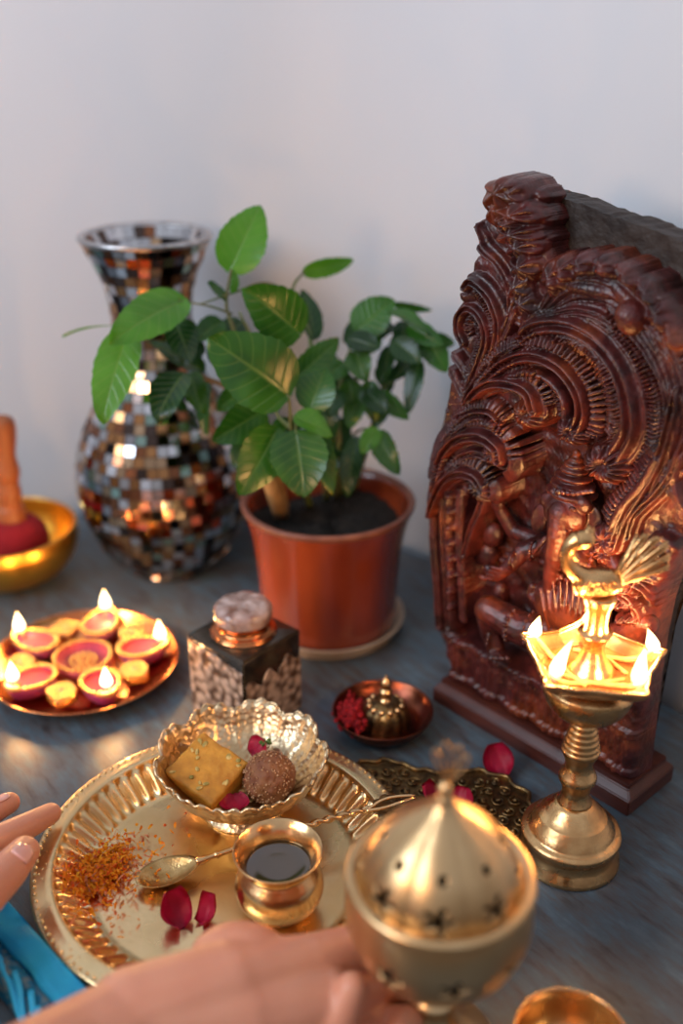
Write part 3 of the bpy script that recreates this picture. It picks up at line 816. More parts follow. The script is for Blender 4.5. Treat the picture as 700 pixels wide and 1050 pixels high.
# ================================================================ plate of flower lamps
QX, QY = -.2125, .716
bm = bmesh.new()
revolve(bm, L_([(.0005,.002),(.030,.0),(.050,.001),(.066,.006),(.075,.0125),(.0775,.0150)], 5)+L_([(.0780,.0158),(.0765,.0160),(.072,.0125),(.062,.0072),(.045,.0035),(.0005,.0035)], 4), 96)
o = obj('copper_plate', bm, 'copper'); o.location = (QX, QY, 0); tag(o, 'shallow round copper plate holding five flower lamps, at the left edge', 'plate')
def make_diya():
    r = empty('flower_lamp', (0,0,0), '', 'oil lamp', 'pink flower lamps on the copper plate')
    # the boat: tip with the wick towards +x
    bm = bmesh.new(); nu, nv = 30, 8
    def out(a): return .0175*(1+.40*max(0, math.cos(a))**5)
    prof = [(.02,0),(.55,0),(.80,.003),(.95,.008),(1,.0125),(.94,.0128),(.85,.0085),(.6,.006),(.02,.005)]
    rings = []
    for s, z in prof:
        rings.append([bm.verts.new((out(2*PI*k/40)*s*math.cos(2*PI*k/40), .85*out(2*PI*k/40)*s*math.sin(2*PI*k/40), z+.002*max(0,math.cos(2*PI*k/40))**4*(s>.8))) for k in range(40)])
    for i in range(len(rings)-1):
        for k in range(40): bm.faces.new((rings[i][k], rings[i][(k+1)%40], rings[i+1][(k+1)%40], rings[i+1][k]))
    obj('clay_boat', bm, 'magenta', r)
    bm = bmesh.new()
    revolve(bm, [(.0005,.0098),(.010,.0105),(.0145,.0118),(.0150,.0108),(.0005,.0085)], 32)
    obj('wax_fill', bm, 'pink', r)
    bm = bmesh.new()
    for k in range(26):
        a = 2*PI*k/26; q = out(a)*.98
        ball(bm, (q*math.cos(a), .85*q*math.sin(a), .0145+.002*max(0,math.cos(a))**4), .0021, 8, 6)
    for k in range(7):
        a = (k-3)*.42; ball(bm, (.0175+.0060*math.cos(a), .0070*math.sin(a), .0158), .0027, 10, 8)
    obj('gold_beading', bm, 'gold_bead', r)
    bm = bmesh.new(); tube(bm, [(.0120,0,.0125),(.0165,0,.0165),(.0180,0,.0195)], .0009, 8)
    obj('wick', bm, 'wick', r)
    flame('flame', (.0180,0,.0175), .0205, .0046, r, light=False)
    return r
def make_orn():
    r = empty('gold_flower_ornament', (0,0,0), '', 'ornament', 'gold ornaments between the flower lamps')
    bm = bmesh.new(); N_ = 4
    rings = []
    for s, z in [(.02,0),(.9,0),(1,.003),(1,.0065),(.92,.0085),(.5,.0090),(.02,.0088)]:
        rings.append([bm.verts.new((.0125*s*(1-.16*abs(math.sin(2*2*PI*k/48)))*math.cos(2*PI*k/48), .0125*s*(1-.16*abs(math.sin(2*2*PI*k/48)))*math.sin(2*PI*k/48), z)) for k in range(48)])
    for i in range(len(rings)-1):
        for k in range(48): bm.faces.new((rings[i][k], rings[i][(k+1)%48], rings[i+1][(k+1)%48], rings[i+1][k]))
    for q in (rings[0], rings[-1]): bm.faces.new(q)
    obj('base', bm, 'gold_bead', r)
    bm = bmesh.new()
    for n, rr in ((22,.0112),(16,.0082),(8,.0042)):
        for k in range(n):
            a = 2*PI*k/n; m_ = 1-.16*abs(math.sin(2*a)); ball(bm, (rr*m_*math.cos(a), rr*m_*math.sin(a), .0094), .0017, 8, 6)
    obj('gold_beading', bm, 'gold_bead', r)
    bm = bmesh.new(); ball(bm, (0,0,.0095), (.0028,.0028,.0014), 12, 8)
    for k in range(4): a = PI/2*k; ball(bm, (.006*math.cos(a), .006*math.sin(a), .0092), (.0016,.0012,.001), 8, 6)
    obj('green_dots', bm, 'teal_dot', r)
    return r
def copy_tree(o, parent=None):
    c = o.copy(); C.objects.link(c)
    if parent: c.parent = parent
    for ch in list(o.children): copy_tree(ch, c)
    return c
dy0 = make_diya(); or0 = make_orn()
names = ['pink and gold flower lamp with a flame, nearest the square bottle on the copper plate',
 'pink and gold flower lamp with a flame, farthest back on the copper plate',
 'pink and gold flower lamp with a flame, back left on the copper plate',
 'pink and gold flower lamp with a flame, at the front left of the copper plate',
 'pink and gold flower lamp with a flame, at the front right of the copper plate']
for i in range(5):
    a = math.radians(12+72*i)
    o = dy0 if i == 0 else copy_tree(dy0)
    rr = .0455
    o.location = (QX+rr*math.cos(a), QY+rr*math.sin(a), .0062); o.rotation_euler = (0,0,a); o['label'] = names[i]
    l = bpy.data.lights.new('flame_light', 'POINT'); l.energy = .16; l.color = (1, .50, .17); l.shadow_soft_size = .005
    lo = bpy.data.objects.new('flame_light', l); C.objects.link(lo); lo.location = (QX+(rr+.018)*math.cos(a), QY+(rr+.018)*math.sin(a), .0337)
onames = ['gold beaded flower ornament, at the right between back and bottle side lamps', 'gold beaded flower ornament between the two rear lamps of the plate',
 'gold beaded flower ornament at the far left of the copper plate', 'gold beaded flower ornament between the two front lamps of the plate', 'gold beaded flower ornament between the front right lamp and the bottle side lamp']
for i in range(5):
    a = math.radians(12+36+72*i)
    o = or0 if i == 0 else copy_tree(or0)
    o.location = (QX+.0500*math.cos(a), QY+.0500*math.sin(a), .0090); o.rotation_euler = (0,0,a); o['label'] = onames[i]
cd = empty('center_dish', (QX, QY, .0038), 'round pink and gold flower dish in the middle of the copper plate', 'dish')
bm = bmesh.new()
revolve(bm, [(.0005,0),(.016,0),(.021,.005),(.0235,.013),(.0215,.0132),(.018,.0085),(.0005,.007)], 48, fn=lambda a,i,r,z: (r*(1+.06*abs(math.cos(4*a))*(z>.003)), z))
obj('petal_dish', bm, 'pink', cd)
bm = bmesh.new()
for n, rr, zz in ((30,.0228,.0145),(14,.0105,.0095),(7,.005,.010)):
    for k in range(n): a = 2*PI*k/n; ball(bm, (rr*math.cos(a), rr*math.sin(a), zz), .0020, 8, 6)
obj('gold_beading', bm, 'gold_bead', cd)

# ================================================================ square bottle
ba = math.atan2(.045, .0392)
bc = Vector((-.0740, .6688, 0)); hs = .0300
e1 = Vector((math.cos(ba), math.sin(ba), 0)); e2 = Vector((-math.sin(ba), math.cos(ba), 0))
sq = empty('square_bottle', bc, 'square bottle with pearly embossed sides and round copper cap, before the plant pot', 'bottle')
Rb = Matrix.Rotation(ba, 3, 'Z')
bm = bmesh.new(); box(bm, (0,0,.0345), (2*hs,2*hs,.069), rot=Rb, bev=.0016, seg=2); obj('glass_body', bm, 'box_black', sq)
bm = bmesh.new()
prof = [(hs*1.42,.0685),(hs*1.36,.0708),(.024,.0722)]
vv = []
for r, z in prof: vv.append([bm.verts.new(Rb @ Vector((r/1.414*sx, r/1.414*sy, z))) for sx, sy in ((-1,-1),(1,-1),(1,1),(-1,1))])
for i in range(2):
    for k in range(4): bm.faces.new((vv[i][k], vv[i][(k+1)%4], vv[i+1][(k+1)%4], vv[i+1][k]))
bm.faces.new(vv[-1]); bm.faces.new(vv[0])
obj('shoulder', bm, 'box_black', sq, smooth=False)
# panel: ragged upper edge of the embossed skin on the four faces
for q in range(4):
    Rq = Matrix.Rotation(ba+PI/2*q, 3, 'Z'); bm = bmesh.new(); n = 26; rnd = random.Random(q+2)
    top_ = .064 if q in (0, 3, 2) else .05
    lo_, hi_ = [], []
    for back in (0, 1):
        for i in range(n+1):
            x = -hs*.97+2*hs*.97*i/n
            if q == 3: h = .066-.006*(i/n)**2+rnd.uniform(-.001,.001)
            else: h = .047+.005*math.sin(i*.7)+rnd.uniform(-.0015,.0015)+(.004 if i > n*.6 else 0)
            y = -hs-.0010+.0012*back
            lo_.append(bm.verts.new(Rq @ Vector((x, y, .001)))); hi_.append(bm.verts.new(Rq @ Vector((x, y, h))))
    for i in range(n):
        bm.faces.new((lo_[i], lo_[i+1], hi_[i+1], hi_[i]))
        j = n+1+i; bm.faces.new((lo_[j], lo_[j+1], hi_[j+1], hi_[j])); bm.faces.new((hi_[i], hi_[i+1], hi_[j+1], hi_[j]))
    obj('embossed_panel', bm, 'pearl', sq, smooth=False)
bm = bmesh.new()
revolve(bm, L_([(.0005,.0715),(.0235,.0715),(.0242,.0735),(.0238,.0750),(.0205,.0762),(.0200,.0800),(.0212,.0835),(.0212,.0905),(.0205,.0930)], 4)+[(.0005,.0935)], 56)
obj('copper_cap', bm, 'copper', sq)
bm = bmesh.new()
revolve(bm, L_([(.0216,.0830),(.0222,.0870),(.0220,.0915),(.0190,.0950),(.0120,.0968),(.0005,.0972)], 4), 56, fn=lambda a,i,r,z: (r*(1+.012*math.sin(9*a)), z+.0004*math.sin(7*a+r*500)))
obj('pearly_cap_top', bm, 'cap_stone', sq)

# ================================================================ dark dish with dome bell and red powder
DXY = G(392, 745, 0)
bm = bmesh.new()
revolve(bm, L_([(.0005,.001),(.018,.0),(.028,.003),(.035,.009),(.0382,.0160)], 5)+L_([(.0385,.0168),(.0370,.0166),(.033,.0105),(.025,.0055),(.0005,.004)], 4), 72)
o = obj('dark_dish', bm, 'dark_copper'); o.location = DXY; tag(o, 'small dark copper dish beside the plant saucer, holding a brass dome and red powder', 'dish')
dm = empty('brass_dome_ornament', DXY+Vector((.002,.0,.0045)), 'small ribbed brass dome with a knobbed finial standing in the dark dish', 'ornament')
bm = bmesh.new()
revolve(bm, L_([(.0005,0),(.0165,0),(.0178,.002),(.0170,.008),(.0150,.014),(.0105,.0185),(.0060,.0205),(.0005,.021)], 5), 72, fn=lambda a,i,r,z: (r*(1+.09*abs(math.cos(6*a))*(r>.005)), z))
obj('ribbed_dome', bm, 'old_brass', dm)
bm = bmesh.new()
for k in range(12):
    a = 2*PI*k/12; ball(bm, (.0170*math.cos(a), .0170*math.sin(a), .0028), .0024, 8, 6); ball(bm, (.0125*math.cos(a+.26), .0125*math.sin(a+.26), .0160), (.0026,.0026,.0034), 10, 8)
obj('bead_ring', bm, 'brass', dm)
bm = bmesh.new()
revolve(bm, L_([(.0005,.019),(.0052,.020),(.0032,.0235),(.0048,.0262),(.0052,.0290),(.0030,.0315),(.0044,.0345),(.0034,.038),(.0012,.0405),(.0005,.043)], 4), 32)
obj('finial', bm, 'brass', dm)
bm = bmesh.new(); rnd = random.Random(8)
pc = DXY+Vector((-.0235,-.003,.012))
for k in range(260):
    q = Vector((rnd.gauss(0,.0045), rnd.gauss(0,.009), abs(rnd.gauss(0,.0032))))
    ball(bm, pc+q, rnd.uniform(.0012,.0026), 6, 5)
o = obj('red_powder', bm, 'red_powder'); tag(o, 'clumped crimson powder heaped at the left of the dark dish', 'powder', kind='stuff')

# ================================================================ five-wick peacock lamp
LX, LY = .1470, .5105
lamp = empty('peacock_oil_lamp', (LX, LY, 0), 'brass oil lamp on a turned stem with five flames and a peacock finial', 'oil lamp')
bm = bmesh.new()
base = [(.0005,0),(.0318,0),(.0326,.0012),(.0322,.0035),(.0296,.0075),(.0286,.0110),(.0290,.0145),(.0312,.0185),(.0318,.0205),(.0314,.0222),(.0290,.0236),(.0276,.0240),(.0270,.0252),(.0250,.0290),(.0215,.0335),(.0212,.0340),(.0205,.0342),(.0170,.0385),(.0135,.0425),(.0112,.0450)]
revolve(bm, base, 96)
obj('base', bm, 'lamp_brass', lamp)
bm = bmesh.new()
stemp = [(.0112,.0450),(.0108,.0465),(.0088,.0500),(.0086,.0540),(.0096,.0585),(.0116,.0625),(.0119,.0640),(.0119,.0652),(.0112,.0672),(.0092,.0705),(.0086,.0740),(.0090,.0775),(.0106,.0815),(.0118,.0848),(.0118,.0860),(.0112,.0868)]
z = .0868; r = .0112
for k in range(6):
    stemp += [(r-.0004, z+.0006), (r+.0002, z+.0020), (r-.0004, z+.0032)]; z += .0038; r -= .00085
stemp += [(.0062,.1105),(.0075,.1125)]
revolve(bm, stemp, 72)
obj('stem', bm, 'lamp_brass', lamp)
bm = bmesh.new()
revolve(bm, L_([(.0075,.1122),(.0150,.1130),(.0210,.1170),(.0252,.1235),(.0272,.1310),(.0268,.1350)], 5)+[(.0005,.1350)], 72)
obj('drip_bowl', bm, 'lamp_brass', lamp)
PZ = .1475; pa = [147, 83, 7, -61, -137]   # spout directions
def starr(a):
    m_ = min(range(5), key=lambda i: abs((math.degrees(a)-pa[i]+180) % 360-180)); d = math.radians(abs((math.degrees(a)-pa[m_]+180) % 360-180))
    k = 1-d/math.radians(36)
    return .0335+.0085*max(0,k)**1.6 + .0035*max(0, 1-d/.12)
bm = bmesh.new(); NA = 200; rings = []
for s, z in [(.02,.1345),(.50,.1350),(.62,.1365),(.80,.1415),(.96,.1470),(1.0,.1490),(1.005,.1506),(.965,.1512),(.93,.1490),(.80,.1440),(.62,.1412),(.3,.1405),(.02,.1402)]:
    ring = []
    for k in range(NA):
        a = 2*PI*k/NA; R_ = starr(a); blend = min(1, max(0, (s-.5)/.4)); rr = s*(R_*blend+.034*(1-blend))
        zz = z+(.0022*max(0, (R_-.036)/.01) if s > .9 else 0)
        ring.append(bm.verts.new((rr*math.cos(a), rr*math.sin(a), zz)))
    rings.append(ring)
for i in range(len(rings)-1):
    for k in range(NA): bm.faces.new((rings[i][k], rings[i][(k+1)%NA], rings[i+1][(k+1)%NA], rings[i+1][k]))
bm.faces.new(rings[0]); bm.faces.new(rings[-1])
obj('five_pointed_pan', bm, mat('dark_pan_brass', (.50,.30,.14), .36, .85, (.26,.13,.06), 70, .4, 220), lamp)  # pan brass darkened so the flames do not wash it out
bm = bmesh.new(); pts = []
for k in range(NA+1):
    a = 2*PI*k/NA; R_ = starr(a)*.99; pts.append((R_*math.cos(a), R_*math.sin(a), .1512+.0022*max(0, (R_-.036)/.01)))
tube(bm, pts, .0013, 8, cap=False); obj('pan_rim', bm, 'lamp_brass', lamp)
bm = bmesh.new(); revolve(bm, [(.0005,.1438),(.026,.1438),(.0288,.1440),(.0285,.1425),(.0005,.1420)], 64); obj('oil', bm, mat('amber_oil', (.30,.12,.04), .08, .25, (.14,.05,.02), 90, .3, 160, coat=1), lamp)
rnd = random.Random(4)
for i, ang in enumerate(pa):
    a = math.radians(ang); d = Vector((math.cos(a), math.sin(a), 0)); s_ = Vector((-math.sin(a), math.cos(a), 0))
    bm = bmesh.new()
    q = [d*.037+Vector((0,0,.1555)), d*.034+Vector((0,0,.1520)), d*.026+s_*.002+Vector((0,0,.1470)), d*.012+s_*.010*(-1)**i+Vector((0,0,.1450)), -d*.004+s_*.020*(-1)**i+Vector((0,0,.1450))]
    q = [Vector(x) for x in L_([tuple(x) for x in q], 6)]
    tube(bm, q, [.0011+.0006*math.sin(PI*min(1, j/len(q)*1.3)) for j in range(len(q))], 8)
    obj('cotton_wick', bm, 'wick', lamp)
fl = [(.0155,(.10,.0)),(.0100,(0,0)),(.0165,(-.22,.0)),(.0270,(.03,0)),(.0275,(.20,0))]
for i, ang in enumerate(pa):
    a = math.radians(ang); p = Vector((LX+.0368*math.cos(a), LY+.0368*math.sin(a), .1525))
    flame('flame', p, fl[i][0], .0040 if i != 1 else .003, lamp, lean=(fl[i][1][0]*1.4, 0), power=.29)
# column and peacock
bm = bmesh.new()
revolve(bm, L_([(.0145,.1415),(.0135,.1445),(.0095,.1500),(.0068,.1560),(.0060,.1600),(.0075,.1650),(.0102,.1690),(.0100,.1700)], 4)+L_([(.0072,.1705),(.0062,.1760),(.0068,.1840),(.0084,.1895),(.0088,.1915)], 4)+[(.0095,.1920),(.0095,.1938),(.0078,.1948),(.0005,.1950)], 56)
obj('column', bm, 'lamp_brass', lamp)
bird_c = D(606, 611, .59)
bz = lambda u, v: Vector((D(u, v, .59).x, LY+.0, zat(D(u, v, .59).x, LY, v)))
def PB(u, v, dy=0.0):
    y = LY+dy; dv = ray(u, v); t = y/dv.y; return CAM+dv*t
bm = bmesh.new()
neck = [PB(603,594), PB(592,588), PB(583,580), PB(580,569), PB(585,559), PB(594,553)]
q = [Vector(x) for x in L_([tuple(x) for x in neck], 5)]
tube(bm, q, [.0068-.0030*math.sin(PI*min(1, j/(len(q)-1))*.9) for j in range(len(q))], 12)
cone(bm, PB(599,601), PB(624,595), .0068, .0072); ball(bm, PB(612,597), (.0150,.0085,.0092), 20, 14)
cone(bm, PB(622,594), PB(634,600), .0070, .0035)
cone(bm, PB(607,604), PB(607,613), .0048, .0040)
ball(bm, PB(599,553), (.0066,.0052,.0056), 16, 12)
bk = [PB(594,554), PB(588,560), PB(588,568), PB(593,575)]
q = [Vector(x) for x in L_([tuple(x) for x in bk], 4)]
tube(bm, q, [.0032-.0018*j/(len(q)-1) for j in range(len(q))], 10)
o = obj('peacock', bm, 'lamp_brass', lamp, world=True); remesh(o, .0008, 4)
bm = bmesh.new()
cone(bm, PB(601,550), PB(604,541), .0030, .0012, 10); cone(bm, PB(604,551), PB(608,543), .0026, .0010, 10); obj('crest', bm, 'lamp_brass', lamp, world=True)
bm = bmesh.new()
for s in (-1, 1): ball(bm, PB(597,553)+Vector((0,-.0048*1,0)) if s < 0 else PB(597,553)+Vector((0,.0048,0)), .0012, 10, 8)
obj('eye', bm, 'old_brass', lamp, world=True)
bm = bmesh.new()
for k in range(15):
    t = k/14; a = math.radians(24+44*t); Ln_ = .040-.012*abs(t-.5)*1.2
    d = Vector((math.cos(a), -.10*math.cos(t*PI), math.sin(a)))
    b_ = PB(626,600)+Vector((0,.0,0)); q = [b_+d*(Ln_*j/8)+Vector((0,.0016*math.sin(j*.5+k*2),.0028*math.sin(PI*j/8)*(t-.3))) for j in range(9)]
    tube(bm, q, [.0010+.0017*math.sin(PI*min(.93, j/8*.9+.1)) for j in range(9)], 8, flat=.55)
obj('tail_fan', bm, 'lamp_brass', lamp, world=True)
bm = bmesh.new(); rnd = random.Random(9)
for s in (-1,):
    for k in range(26):
        u = 596+rnd.uniform(0,34); v = 590+rnd.uniform(0,13)
        p = PB(u, v); c = PB(612,597); k2 = ((p.x-c.x)/.0150)**2+((p.z-c.z)/.0092)**2
        if k2 < .9: ball(bm, Vector((p.x, LY-.0085*math.sqrt(1-k2)-.0002, p.z)), (.0019,.0008,.0011), 8, 6, rot=Matrix.Rotation(.4,3,'Y'))
obj('feather_scales', bm, 'lamp_brass', lamp, world=True)

# ================================================================ incense burner in front
IX, IY = .0470, .3700
ib = empty('incense_burner', (IX, IY, 0), 'large brass incense burner with a pierced domed lid, held in the foreground', 'incense burner')
def pierced(prof, seg, fn, holes, thick, name, m):
    """surface of revolution with real openings: faces inside a hole are left out, then given thickness"""
    bm = bmesh.new(); rings = []
    for i, (r, z) in enumerate(prof):
        rings.append([bm.verts.new((fn(2*PI*k/seg, r, z)*math.cos(2*PI*k/seg), fn(2*PI*k/seg, r, z)*math.sin(2*PI*k/seg), z)) for k in range(seg)])
    for i in range(len(prof)-1):
        for k in range(seg):
            a = 2*PI*(k+.5)/seg; zc = (prof[i][1]+prof[i+1][1])/2; rc = (prof[i][0]+prof[i+1][0])/2
            hit = False
            for (ha, hz, hr, kind) in holes:
                dx = ((a-ha+PI) % (2*PI)-PI)*rc; dy = (zc-hz)*(1.25 if kind == 'lid' else 1.1)
                d = math.hypot(dx, dy); an = math.atan2(dy, dx)
                lim = hr*(1 if kind == 'dot' else (.30+.70*abs(math.cos(2.5*an))**1.5))
                if d < lim: hit = True; break
            if not hit: bm.faces.new((rings[i][k], rings[i][(k+1)%seg], rings[i+1][(k+1)%seg], rings[i+1][k]))
    bmesh.ops.delete(bm, geom=[v for v in bm.verts if not v.link_faces], context='VERTS')
    bmesh.ops.recalc_face_normals(bm, faces=bm.faces)
    bmesh.ops.solidify(bm, geom=bm.faces[:], thickness=thick)
    return obj(name, bm, m, ib)
lidp = L_([(.0372,.1190),(.0368,.1240),(.0345,.1325),(.0295,.1420),(.0225,.1500),(.0145,.1570),(.0075,.1630),(.0042,.1675)], 14)
A0 = math.radians(-97)
lh = [(A0+2*PI*k/8+PI/8*0, .1300, .0078, 'lid') for k in range(8)]+[(A0-.35+2*PI*k/8+PI/8, .1455, .0022, 'dot') for k in range(8)]
pierced(lidp, 288, lambda a, r, z: r*(1+.045*abs(math.sin(4*(a-A0-PI/8)))**.8*(z < .166)), lh, .0010, 'pierced_lid', 'brass_soft')
bowlp = L_([(.0090,.0590),(.0200,.0625),(.0310,.0700),(.0400,.0820),(.0448,.0960),(.0455,.1060),(.0450,.1150),(.0440,.1205)], 12)
bh = [(A0+.20+2*PI*k/9, .0960, .0080, 'bowl') for k in range(9)]
pierced(bowlp, 288, lambda a, r, z: r, bh, .0012, 'pierced_bowl', 'brass_soft')
bm = bmesh.new()
revolve(bm, L_([(.0440,.1190),(.0455,.1215),(.0452,.1240),(.0430,.1252),(.0400,.1245),(.0372,.1225),(.0368,.1195)], 4), 96, closed=False); obj('bowl_rim', bm, 'brass_soft', ib)
bm = bmesh.new()
revolve(bm, L_([(.0005,.0010),(.0330,.0),(.0345,.002),(.0335,.006),(.0260,.0130),(.0150,.0240),(.0105,.0340),(.0130,.0400),(.0130,.0430),(.0095,.0480),(.0105,.0560),(.0160,.0605),(.0005,.0615)], 4), 72); obj('foot', bm, 'brass_soft', ib)
bm = bmesh.new()
revolve(bm, L_([(.0048,.1660),(.0040,.1690),(.0026,.1720),(.0034,.1745),(.0016,.1775),(.0005,.1785)], 4), 24)
for k, (dx, hh) in enumerate([(-.006,.020),(-.002,.024),(.003,.022),(.006,.017)]):
    q = [(0,0,.176),(dx*.4,0,.176+hh*.4),(dx,0,.176+hh*.85),(dx*1.2+.002,0,.176+hh),(dx*.9+.004,0,.176+hh*.7),(dx*.2+.001,0,.178)]
    tube(bm, L_(q, 5), .0005, 8)
obj('wire_loop_finial', bm, 'brass_soft', ib)
bm = bmesh.new(); revolve(bm, [(.0005,.0635),(.0185,.0650),(.0290,.0722),(.0375,.0836),(.0420,.0970),(.0427,.1060),(.0422,.1150),(.0415,.1185),(.0408,.1185),(.0412,.1060),(.0350,.0850),(.0005,.0680)], 64); obj('sooty_lining', bm, 'inner_dark', ib)

# ---- small brass bowl at the bottom edge
p = G(586, 1062, .030)
bm = bmesh.new()
revolve(bm, L_([(.0005,.001),(.014,.0),(.021,.004),(.0265,.014),(.0285,.027)], 5)+L_([(.0292,.0298),(.0280,.0302),(.0265,.026),(.0240,.014),(.016,.006),(.0005,.005)], 4), 72)
o = obj('small_brass_bowl', bm, 'brass'); o.location = (p.x, p.y, 0); tag(o, 'small round brass bowl cut off by the bottom edge, right of the incense burner', 'bowl')

# ================================================================ ornate brass plaque
pl = empty('ornate_brass_plate', G(455, 838, 0), 'dark openwork brass plate with curled ornament lying between tray and lamp', 'brass plate')
outline = [(348,795),(372,782),(400,780),(425,788),(455,792),(490,790),(522,800),(545,822),(548,850),(528,872),(498,880),(462,872),(430,862),(400,852),(378,835),(358,818)]
ol = L_([tuple(G(u, v, .004))[:2] for u, v in outline+[outline[0]]], 6)[:-1]
cxy = np.mean(np.array(ol), axis=0)
sc = [(x+(x-cxy[0])*.04*math.sin(i*1.3), y+(y-cxy[1])*.04*math.sin(i*1.3)) for i, (x, y) in enumerate(ol)]
bm = bmesh.new(); prism(bm, sc, .0005, .0035)
obj('plate_sheet', bm, 'old_brass', pl, world=True, smooth=False)
bm = bmesh.new()
tube(bm, [(x, y, .0042) for x, y in sc]+[(sc[0][0], sc[0][1], .0042)], .0016, 8, cap=False)
obj('raised_border', bm, 'old_brass', pl, world=True)
bm = bmesh.new(); rnd = random.Random(21)
def inside(x, y, poly):
    c = False; n = len(poly); j = n-1
    for i in range(n):
        if (poly[i][1] > y) != (poly[j][1] > y) and x < (poly[j][0]-poly[i][0])*(y-poly[i][1])/(poly[j][1]-poly[i][1])+poly[i][0]: c = not c
        j = i
    return c
xs = [p_[0] for p_ in sc]; ys = [p_[1] for p_ in sc]
yy = min(ys)+.006; row = 0
while yy < max(ys):
    xx = min(xs)+(.006 if row % 2 else .0)
    while xx < max(xs):
        if all(inside(xx+dx, yy+dy, sc) for dx, dy in ((.005,0),(-.005,0),(0,.005),(0,-.005))):
            s = rnd.choice((-1,1)); a0 = rnd.uniform(0, 6.28)
            q = [(xx+s*(.0052-.0042*t/14)*math.cos(a0+t*.55), yy+(.0052-.0042*t/14)*math.sin(a0+t*.55), .0042+.0006*t/14) for t in range(15)]
            tube(bm, q, .0009, 6); ball(bm, (xx, yy, .005), .0015, 8, 6)
        xx += .0115
    yy += .0098; row += 1
obj('curled_ornament', bm, 'old_brass', pl, world=True)

# ================================================================ carved wooden panel
OX = Vector((.0723, .6790, 0)); RZ = math.atan2(-.739, .673)
EV = Vector((math.cos(RZ), math.sin(RZ), 0)); YV = Vector((-math.sin(RZ), math.cos(RZ), 0))
carv = empty('carved_wooden_panel', OX, 'tall dark red wooden carving of a seated elephant headed figure under sweeping plumes', 'wood carving', rz=RZ)
def Q(u, v, yl=.010):
    d = ray(u, v); n = YV; p0 = OX+YV*yl
    t = (p0-CAM).dot(n)/d.dot(n); p = CAM+d*t-OX
    return (p.dot(EV), p.z, F/ (d*t).dot(FW))        # s, z, pixels per metre there
C1 = lambda x, y: (430+x/2.593, 160+y/2.593)
C2 = lambda x, y: (430+x/2.593, 440+y/2.593)
CR = lambda x, y: (560+x/2.764, 240+y/2.764)
# plinth
bm = bmesh.new()
W_, D_ = .181, .056
pr = [(0,0),(0,.0125),(.0045,.0175),(.0045,.0215)]
prev = None
for o_, z_ in pr:
    cur = [bm.verts.new((x, y, z_)) for x, y in ((o_,o_),(W_-o_,o_),(W_-o_,D_-o_),(o_,D_-o_))]
    if prev:
        for k in range(4): bm.faces.new((prev[k], prev[(k+1)%4], cur[(k+1)%4], cur[k]))
    else: bm.faces.new(cur)
    prev = cur
bm.faces.new(prev); bmesh.ops.bevel(bm, geom=[e for e in bm.edges], offset=.0007, segments=2, affect='EDGES')
obj('plinth', bm, 'plinth', carv, smooth=False)
# relief
front_px = [(462,704),(451,654),(444,618),(441.6,551),(441.6,487),(447,450),(453,414),(461,380),(466,352),(469,335),(468,312),(474,300),(479,284),(481,268),(490,256),(495,246),(489,232),(493,220),(500,222),(497,199),(505,184),(522,178.5),(536,182),(543,185),(547,192),(552,194),(557,203),(553,211),(558,217),(561,228),(556,236),(562,244),(560,254),(564,268),(566,264),(572,259),(582,258),(588,264),(594,257),(606,255),(612,262),(617,257),(630,258),(636,268),(642,265),(654,271),(658,281),(664,279),(675,286),(680,300),(686,300),(696,314),(698,328),(706,345),(716,380),(720,430),(722,480),(714,530),(703,563),(690,590),(680,600),(672,625),(665,660),(657,720),(650,790)]
slab_px = [(463,704),(453,652),(446,616),(444,550),(444,487),(450,450),(458,418),(468,385),(478,340),(490,290),(504,240),(525,200),(545,197),(561,199),(578,204),(596,209),(612,216),(629,223),(645,227),(661,232),(680,240),(700,249),(722,258),(740,268),(748,330),(742,430),(722,510),(695,570),(676,640),(664,700),(655,750),(648,797)]
fp = [Q(u, v)[:2] for u, v in front_px]
fp[0] = (fp[0][0], .0205); fp[-1] = (fp[-1][0], .0205)
sp_ = [Q(u, v, .032)[:2] for u, v in slab_px]
sp_[0] = (sp_[0][0], .0205); sp_[-1] = (min(sp_[-1][0], .174), .0205)
bm = bmesh.new(); rnd = random.Random(31)
def dense(poly, step):
    out = []
    for i in range(len(poly)):
        a, b = poly[i], poly[(i+1)%len(poly)]; l = math.hypot(b[0]-a[0], b[1]-a[1]); n = max(1, int(l/step))
        for j in range(n): out.append((a[0]+(b[0]-a[0])*j/n, a[1]+(b[1]-a[1])*j/n))
    return out
dn = dense(sp_, .004)
a_, b_, c_ = [], [], []
for x, z in dn:
    jx = rnd.uniform(-.0007,.0007)*(z > .05); jz = rnd.uniform(-.0007,.0007)*(z > .05)
    a_.append(bm.verts.new((x+jx, .0320, z+jz))); b_.append(bm.verts.new((x+jx*1.3, .042, z+jz+.0008*math.sin(x*90))))
    c_.append(bm.verts.new((x+jx, .0545, z-jz)))
n = len(dn)
for i in range(n):
    j = (i+1)%n
    bm.faces.new((a_[i], a_[j], b_[j], b_[i])); bm.faces.new((b_[i], b_[j], c_[j], c_[i]))
fa = bm.faces.new(a_); fc = bm.faces.new(c_)
bmesh.ops.triangulate(bm, faces=[fa, fc])
obj('rough_back_slab', bm, 'slab', carv, smooth=False, label='unpolished rough dark slab behind the carved front')

